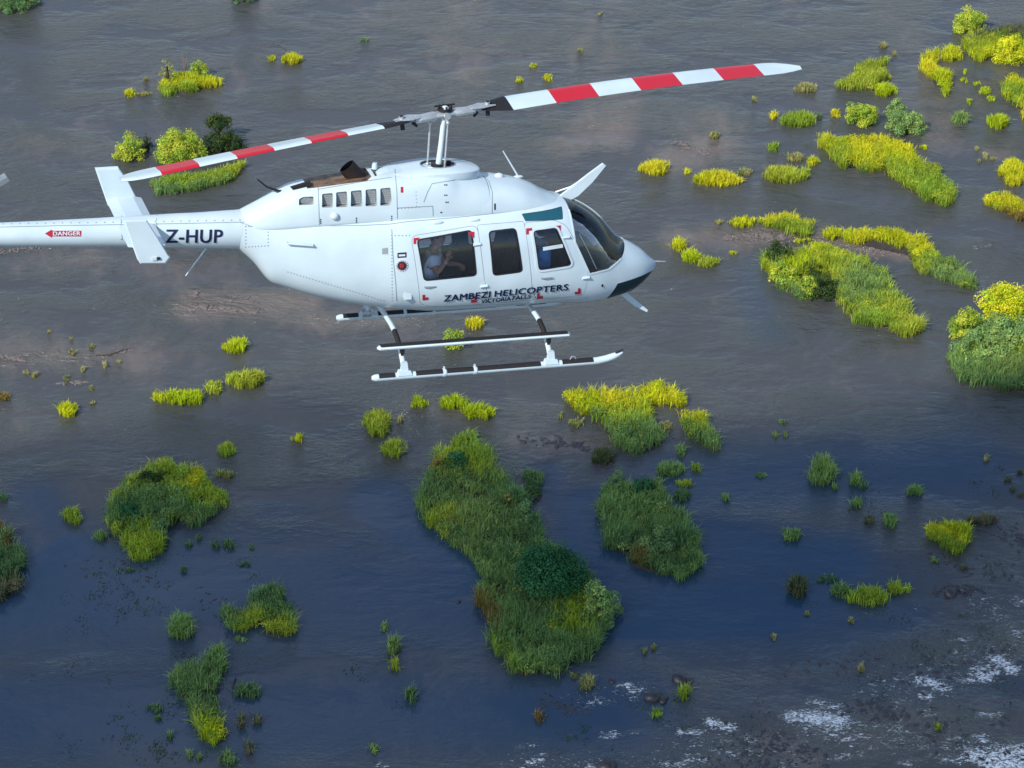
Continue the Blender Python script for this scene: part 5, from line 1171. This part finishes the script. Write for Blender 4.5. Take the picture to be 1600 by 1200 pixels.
# --- single stands of reeds; box = outline in the photograph
T = tuft
for row in [
 ((195, 134, 213, 153), 'y', 'small yellow tuft at the left end of the upper left islet'),
 ((212, 141, 240, 151), 'p', 'low grey grass strip joining the small yellow tuft to the islet'),
 ((303, 112, 346, 138), 'y', 'golden reed tuft at the right end of the upper left islet'),
 ((221, 119, 233, 129), 'p', 'tiny pale tuft above the grey grass strip'),
 ((440, 78, 471, 102), 'y', 'yellow tuft with a twig at the top left of centre'),
 ((418, 82, 431, 97), 'y', 'small tuft left of the yellow tuft with the twig'),
 ((563, 56, 578, 65), 'g', 'little flat green tuft near the top middle'),
 ((933, 17, 942, 25), 'p', 'tiny tuft closest to the top edge right of the middle'),
 ((900, 73, 913, 84), 'p', 'pale tuft above the red and white blade, upper of four'),
 ((827, 95, 841, 106), 'y', 'yellow tuft above the blade, second from the top of four'),
 ((805, 118, 818, 130), 'y', 'yellow tuft nearest the black blade root, leftmost of four'),
 ((848, 112, 863, 128), 'y', 'yellow tuft almost touching the first red stripe of the right blade'),
 ((1173, 146, 1186, 160), 'p', 'tiny straw tuft below the tip of the right blade'),
 ((1470, 66, 1503, 97), 'y', 'golden tuft between the narrow golden strip and the scrub'),
 ((1370, 62, 1388, 76), 'p', 'pair of tiny straw tufts above the slanting lime stand'),
 ((1392, 77, 1403, 87), 'p', 'tiny straw tuft right of the pair above the slanting stand'),
 ((1365, 125, 1401, 152), 'y', 'yellow tuft under the right end of the slanting lime stand'),
 ((1385, 113, 1394, 124), 'y', 'tiny tuft between the slanting stand and the yellow tuft'),
 ((1242, 125, 1277, 146), 'p', 'straw-coloured tuft just beyond the tip of the right blade'),
 ((1201, 170, 1217, 187), 'y', 'small round yellow tuft left of a wide green tuft'),
 ((1219, 168, 1273, 199), 'l', 'wide green tuft below the tip of the right blade'),
 ((1275, 172, 1286, 186), 'g', 'tiny green tuft right of the wide green tuft'),
 ((1295, 166, 1316, 184), 'y', 'small golden tuft left of the dense lime bush'),
 ((1434, 222, 1453, 235), 'y', 'flat yellow tuft right of the long yellow bank'),
 ((1488, 170, 1514, 196), 'g', 'lone green tuft right of the paired bushes'),
 ((1543, 172, 1576, 202), 'y', 'lone yellow tuft near the right edge'),
 ((1562, 237, 1602, 292), 'y', 'yellow tuft cut by the right edge above the orange stand'),
 ((1200, 215, 1218, 238), 'l', 'green tuft at the head of the small yellow group'),
 ((1190, 250, 1262, 287), 'l', 'largest tuft of the small yellow group left of the long bank'),
 ((1228, 233, 1256, 253), 'p', 'pale tuft at the top right of the small yellow group'),
 ((1260, 240, 1281, 260), 'y', 'yellow tuft at the right of the small yellow group'),
 ((1003, 243, 1044, 275), 'y', 'yellow tuft right of the white wire cutter'),
 ((1065, 259, 1082, 274), 'y', 'tiny golden tuft right of the wire cutter tuft'),
 ((1087, 258, 1154, 292), 'y', 'wide bright yellow tuft between the nose and the small group'),
 ((1152, 259, 1176, 276), 'p', 'straw tuft attached to the right of the wide bright tuft'),
 ((1105, 203, 1126, 218), 'p', 'tiny straw tuft above the wide bright tuft'),
 ((1140, 331, 1180, 356), 'y', 'yellow tuft at the left end of the lime strip'),
 ((1115, 339, 1132, 353), 'p', 'tiny pale tuft left of the lime strip'),
 ((1050, 365, 1070, 393), 'y', 'golden tuft nearest the helicopter nose'),
 ((1066, 385, 1095, 412), 'y', 'tuft at the bottom of the crescent off the nose'),
 ((1088, 398, 1130, 418), 'l', 'lowest tuft of the crescent off the nose'),
 ((1133, 390, 1153, 399), 'y', 'flat yellow tuft at the right tip of the crescent'),
 ((1285, 352, 1313, 375), 'y', 'yellow tuft between the lime strip and the arching strip'),
 ((1240, 369, 1266, 380), 'y', 'flat yellow tuft on the mud above the green island'),
 ((350, 520, 386, 553), 'y', 'brightest lemon yellow tuft standing alone left of the skids'),
 ((355, 571, 416, 608), 'l', 'yellow-green tuft below the lemon yellow one'),
 ((244, 600, 322, 633), 'y', 'long yellow tuft row left of the yellow-green tuft'),
 ((319, 590, 348, 616), 'l', 'small tuft bridging the yellow row and the yellow-green tuft'),
 ((92, 621, 122, 652), 'y', 'round olive-yellow tuft on the far left'),
 ((135, 624, 153, 633), 'p', 'flat pale tuft right of the round olive-yellow tuft'),
 ((-12, 607, 17, 626), 'o', 'orange tuft cut by the left edge'),
 ((340, 682, 368, 714), 'l', 'upright tuft above the smaller reed stand at lower left'),
 ((334, 729, 368, 750), 'p', 'straw tuft at the top of the smaller reed stand'),
 ((148, 822, 172, 847), 'g', 'small shaded tuft at the left foot of the lower left island'),
 ((99, 786, 128, 820), 'l', 'upright tuft standing alone left of the lower left island'),
 ((-14, 766, 16, 783), 'd', 'small dark tuft cut by the left edge above the brown bank'),
 ((458, 672, 477, 692), 'y', 'lone golden tuft between the skids and the lower left island'),
 ((568, 626, 612, 684), 'l', 'tallest yellow-green tuft just below the rear end of the near skid'),
 ((616, 642, 631, 662), 'p', 'slim pale tuft right of the tallest tuft below the skid'),
 ((593, 680, 633, 716), 'l', 'yellow-green tuft under the tallest tuft below the skid'),
 ((642, 614, 669, 638), 'y', 'small golden tuft below the near skid'),
 ((686, 612, 729, 640), 'y', 'wide yellow tuft above the head of the longest island'),
 ((726, 625, 771, 658), 'y', 'golden tuft touching the head of the longest island'),
 ((725, 490, 754, 515), 'y', 'yellow tuft seen just under the helicopter belly'),
 ((1030, 652, 1051, 673), 'p', 'straw tuft between the yellow-green island and the slanting stand'),
 ((872, 640, 881, 655), 'p', 'tiny upright pale tuft left of the yellow-green island'),
 ((889, 650, 912, 668), 'p', 'straw tuft at the left foot of the yellow-green island'),
 ((925, 688, 963, 726), 'm', 'muddy brown tuft below the yellow-green island'),
 ((1057, 688, 1073, 716), 'g', 'upright dark tuft below the slanting stand'),
 ((1025, 714, 1069, 745), 'g', 'curved green tuft above the rounded island'),
 ((1080, 718, 1096, 740), 'l', 'small light tuft right of the curved green tuft'),
 ((1055, 744, 1086, 762), 'l', 'flat tuft at the right shoulder of the rounded island'),
 ((1050, 756, 1079, 784), 'd', 'dark tuft below the flat tuft at the rounded island'),
 ((1122, 766, 1141, 785), 'g', 'small tuft in blue water right of the rounded island'),
 ((1178, 734, 1201, 748), 'g', 'flat tuft right of the slanting stand in open water'),
 ((1264, 703, 1303, 760), 'g', 'tall oval green tuft in the blue water at right'),
 ((1325, 730, 1346, 760), 'g', 'tuft right of the tall oval one'),
 ((1343, 748, 1354, 766), 'd', 'tiny dark tuft beside the tuft right of the oval one'),
 ((1297, 752, 1312, 767), 'g', 'tiny tuft at the lower right foot of the tall oval one'),
 ((1330, 771, 1346, 795), 'g', 'upright tuft below the pair right of the oval one'),
 ((1222, 818, 1251, 846), 'g', 'compact shaded tuft below the tall oval one'),
 ((1348, 800, 1367, 821), 'm', 'brownish tuft left of the small bright green tuft in blue water'),
 ((1378, 794, 1399, 828), 'g', 'small bright green tuft in the blue water at lower right'),
 ((1414, 750, 1440, 778), 'g', 'lone tuft half way between the oval tuft and the right edge'),
 ((1511, 796, 1556, 822), 'm', 'dull tuft behind the yellow-streaked stand at lower right'),
 ((1537, 707, 1546, 721), 'p', 'tiny pale tuft in open water near the right edge'),
 ((1450, 866, 1469, 880), 'g', 'tiny tuft under the yellow-streaked stand'),
 ((1495, 879, 1513, 891), 'm', 'tiny dull tuft below and right of the yellow-streaked stand'),
 ((1230, 890, 1263, 936), 'm', 'left tuft of the ragged row at lower right'),
 ((1280, 893, 1310, 912), 'd', 'low dark tuft in the middle of the ragged row'),
 ((1296, 905, 1330, 935), 'g', 'dark green tuft left of the widest one in the ragged row'),
 ((1325, 906, 1386, 948), 'l', 'widest yellow-green tuft of the ragged row'),
 ((1385, 901, 1421, 930), 'l', 'right end tuft of the ragged row at lower right'),
 ((262, 950, 306, 1000), 'g', 'double shaded tuft left of the two-lobed stand'),
 ((325, 993, 356, 1056), 'g', 'ragged upright tuft above the pear-shaped stand'),
 ((363, 990, 388, 1004), 'g', 'flat tuft under the two-lobed stand'),
 ((366, 1056, 408, 1092), 'd', 'sparse dark tuft right of the pear-shaped stand'),
 ((371, 1105, 386, 1140), 'm', 'left of two slim straw tufts right of the pear-shaped stand'),
 ((396, 1098, 410, 1136), 'm', 'right of two slim straw tufts right of the pear-shaped stand'),
 ((384, 1152, 396, 1182), 'm', 'slim straw tuft closest to the bottom left corner'),
 ((345, 1163, 370, 1198), 'd', 'thin dark tuft at the foot of the pear-shaped stand'),
 ((592, 966, 608, 988), 'g', 'top one of three tufts in line left of the longest island'),
 ((604, 989, 627, 1022), 'g', 'middle one of three tufts in line left of the longest island'),
 ((609, 1022, 626, 1051), 'l', 'bottom one of three tufts in line left of the longest island'),
 ((632, 1068, 651, 1102), 'd', 'thin dark tuft left of the tip of the longest island'),
 ((905, 1046, 931, 1080), 'p', 'pale grey-green tuft right of the tip of the longest island'),
 ((889, 1044, 906, 1060), 'p', 'small pale tuft touching the grey-green one'),
 ((1059, 1064, 1078, 1095), 'l', 'mossy green tuft growing under the dark rock'),
 ((1014, 1102, 1034, 1122), 'l', 'mossy tuft below the largest dark rock'),
 ((575, 1154, 590, 1176), 'g', 'lone shaded tuft near the bottom edge'),
 ((1457, 1127, 1473, 1141), 'l', 'tiny lime tuft among the rapids'),
 ((832, 1108, 850, 1130), 'o', 'brown tuft on the stones at the bottom middle'),
]: T(*row)
# tiny sprigs that nothing tells apart share the description of their group
for boxes, kind, label, grp in [
 ([(137, 600, 148, 610), (96, 580, 110, 597), (125, 570, 135, 583), (35, 576, 48, 586), (48, 577, 61, 591), (108, 543, 119, 556), (137, 535, 150, 545), (161, 560, 168, 577), (74, 513, 80, 521), (109, 524, 115, 532), (180, 560, 194, 568), (242, 604, 249, 616)], 'p', 'tiny pale grass sprig among the stones at the left edge', 'pale sprigs at left'),
 ([(1205, 672, 1217, 686), (1216, 650, 1231, 664), (1223, 672, 1232, 684)], 'g', 'one of three tiny sprigs right of the slanting stand', 'three sprigs in open water'),
 ([(1500, 118, 1516, 130), (1504, 104, 1512, 116), (1520, 124, 1534, 136), (1528, 132, 1548, 148), (1510, 152, 1520, 166), (1540, 146, 1556, 160)], 'y', 'tiny golden sprig inside the bay of the top right scrub', 'golden sprigs at top right'),
 ([(1522, 226, 1530, 238), (1534, 236, 1546, 250), (1526, 248, 1534, 256), (1545, 242, 1558, 252)], 'p', 'tiny pale sprig left of the yellow tuft at the right edge', 'pale sprigs at right'),
 ([(1568, 742, 1582, 754), (1585, 732, 1600, 742), (1575, 758, 1588, 770), (1588, 766, 1602, 776)], 'm', 'tiny dull sprig at the right edge below the bushy bank', 'dull sprigs at the right edge'),
 ([(285, 838, 302, 856), (330, 840, 345, 858), (348, 838, 368, 858), (306, 832, 316, 846), (388, 846, 400, 858), (372, 874, 394, 886), (282, 880, 292, 898), (180, 884, 214, 896)], 'd', 'tiny dark sprig scattered below the lower left island', 'dark sprigs at lower left'),
 ([(230, 1095, 256, 1115), (238, 1114, 256, 1128), (290, 1168, 302, 1186), (262, 1140, 270, 1156), (306, 1174, 318, 1188), (310, 1130, 324, 1150)], 'd', 'tiny dark sprig beside the pear-shaped stand', 'dark sprigs at bottom left'),
 ([(1003, 1010, 1012, 1022), (1018, 1004, 1025, 1016), (1336, 1032, 1356, 1050), (1258, 950, 1264, 962), (1326, 963, 1334, 975), (1205, 988, 1213, 1000)], 'p', 'tiny pale sprig in the shaded shallows at lower right', 'pale sprigs at lower right')]:
    for b in boxes: T(b, kind, label, grp)

# ------------------------------------------------------------------ rocks and driftwood
def rock_mesh(r, seed, squash=.6):
    g = np.random.default_rng(seed); bm = bmesh.new(); bmesh.ops.create_icosphere(bm, subdivisions=2, radius=1.0)
    k = g.normal(size=(6, 3)); ph = g.uniform(0, 6, 6)
    for v in bm.verts:
        p = np.array(v.co); d = 1 + .16 * sum(math.sin(float(np.dot(k[i], p)) * 1.8 + ph[i]) for i in range(6)) / 2.0
        v.co = Vector(tuple(p * d * r * np.array([1, .8, squash])))
    me = bpy.data.meshes.new('rock'); bm.to_mesh(me); bm.free(); return me
for i, (u, v, w, lab) in enumerate([(1018, 1090, 30, 'largest dark rock in the rapids at the bottom right of the longest island'), (1036, 1094, 22, 'dark rock leaning on the right of the largest one'),
                       (1062, 1062, 30, 'dark rock with a mossy tuft under it'), (1078, 1064, 14, 'small rock at the right of the mossy-footed rock'), (956, 1066, 13, 'dark rock left of the foam streaks near the largest rock'),
                       (945, 1198, 34, 'broad dark rock at the bottom edge'), (1485, 926, 26, 'dark rock ledge right of the ragged reed row'), (1505, 922, 20, 'dark rock at the right of the ledge'), (309, 458, 8, 'pale stone at the head of the stone line below the tail boom'), (716, 941, 9, 'small dark rock in open water left of the longest island')]):
    s, cd, sd = px_scale(u, v); o = wrap('rock', rock_mesh(w / s / 2, 40 + i), M['rock'] if 'pale' not in lab else M['rock2'], smooth=True); p = ground(u, v); o.location = (p[0], p[1], .02); o.rotation_euler = (0, 0, i * 1.3); tag(o, lab, 'rock')
def stones(lines, name, label, m, seed):
    g = np.random.default_rng(seed); V = []; F = []; o = 0; base = rock_mesh(1, seed); bv_ = np.array([v.co for v in base.vertices]); bf_ = np.array([p.vertices for p in base.polygons])
    for x0, y0, x1, y1, sp, n, lo, hi in lines:
        for k in range(n):
            t = g.uniform(); u, v = x0 + (x1 - x0) * t + g.normal(0, sp), y0 + (y1 - y0) * t + g.normal(0, sp * .5); p = ground(u, v); r = math.exp(g.uniform(math.log(lo), math.log(hi)))
            a = g.uniform(0, 6.28); ca, sa = math.cos(a), math.sin(a); q = bv_ * r * np.array([1.5, .8, .7]); q = np.stack([q[:, 0] * ca - q[:, 1] * sa, q[:, 0] * sa + q[:, 1] * ca, q[:, 2] * .45 + r * .02], -1) + p
            V.append(q); F.append(bf_ + o); o += len(q)
    ob = link(bpy.data.objects.new(name, fast_mesh(name, np.concatenate(V), np.concatenate(F)))); ob.data.materials.append(m); tag(ob, label, 'stones', kind='stuff')
stones([(820, 685, 925, 700, 9, 60, .12, .45), (1210, 1150, 1270, 1190, 24, 80, .08, .40), (1320, 1105, 1400, 1115, 14, 60, .08, .40), (1400, 1060, 1600, 1000, 34, 80, .06, .34), (1150, 1150, 1200, 1170, 22, 50, .08, .36),
        (1400, 1110, 1600, 1190, 36, 100, .06, .40), (1460, 930, 1520, 920, 8, 40, .15, .6), (1570, 830, 1600, 845, 14, 80, .07, .3), (850, 1100, 900, 1110, 14, 80, .07, .28), (1100, 1190, 1300, 1198, 14, 80, .07, .28),
        (110, 880, 390, 960, 26, 60, .10, .30), (180, 880, 220, 890, 8, 20, .1, .3), (1250, 1040, 1600, 1060, 30, 80, .05, .34), (1430, 870, 1600, 900, 22, 60, .1, .3)], 'dark_stones', 'dark wet stones scattered through the shallows and rapids', M['rock'], 5)
stones([(0, 556, 40, 562, 2, 18, .15, .5), (90, 600, 140, 597, 2, 16, .12, .4), (155, 558, 205, 545, 2, 22, .12, .4), (0, 560, 80, 548, 2, 16, .1, .3), (300, 478, 400, 488, 3, 60, .15, .45), (300, 465, 312, 452, 3, 14, .15, .4), (350, 470, 400, 465, 8, 20, .1, .3),
        (1120, 372, 1200, 366, 3, 40, .15, .5), (1180, 366, 1225, 372, 4, 40, .15, .5), (1330, 380, 1410, 398, 8, 60, .12, .4), (1053, 220, 1110, 243, 4, 40, .12, .4), (0, 393, 60, 384, 3, 20, .15, .4)], 'dry_stones', 'lines of small greyish stones breaking the river surface', M['rock2'], 6)
def drift(pts, label, r=.10):
    P = [ground(u, v) + [0, 0, z] for u, v, z in pts]; mb = MB(); mb.tube([tuple(p) for p in P], [r * (1 - .7 * i / (len(P) - 1)) for i in range(len(P))], 6)
    for i in range(1, len(P) - 1): mb.tube([tuple(P[i]), tuple(P[i] + np.array([.6, .5, .5])), tuple(P[i] + np.array([.9, 1.2, .6]))], [r * .5, r * .35, r * .1], 5)
    o = mb.build('driftwood', M['bark'], None, True); tag(o, label, 'driftwood'); return o
drift([(447, 80, .2), (436, 75, .5), (422, 77, .4), (405, 74, .1)], 'twisted driftwood branch behind the yellow tuft at top left of centre')
drift([(150, 556, .1), (172, 556, .2), (190, 549, .15), (206, 545, .1)], 'thin driftwood branch among the stones at the left edge', .09)
drift([(368, 1060, .1), (362, 1078, .3), (366, 1100, .2)], 'dark drowned branch beside the sparse tuft at lower left', .08)

# drowned weed: dark soft patches just breaking the surface
def drowned_weed():
    parts = []
    for x0, y0, x1, y1, n in ((100, 870, 420, 960, 90), (200, 1000, 420, 1190, 70), (1240, 890, 1420, 960, 40), (1350, 960, 1600, 1100, 70), (860, 1080, 1200, 1180, 60), (1160, 720, 1420, 840, 30), (0, 960, 220, 1180, 40), (480, 900, 660, 1180, 30), (820, 680, 960, 720, 25), (1500, 730, 1600, 900, 40)):
        u, v = rng.uniform(x0, x1, n), rng.uniform(y0, y1, n); P = ground(u, v); keep = vnoise(P[:, 0], P[:, 1], 5, 31) > .55; P = P[keep]
        parts.append(blades(P[:, 0], P[:, 1], .30, 'k', 16, .12, .45, 1.6, z0=-.10))
    v, f, c = merge(parts); o = link(bpy.data.objects.new('drowned_weed', fast_mesh('drowned_weed', v, f, c))); o.data.materials.append(M['reed'])
    tag(o, 'dark drowned weed scattered in soft patches through the near shallows', 'weed', kind='stuff')
drowned_weed()
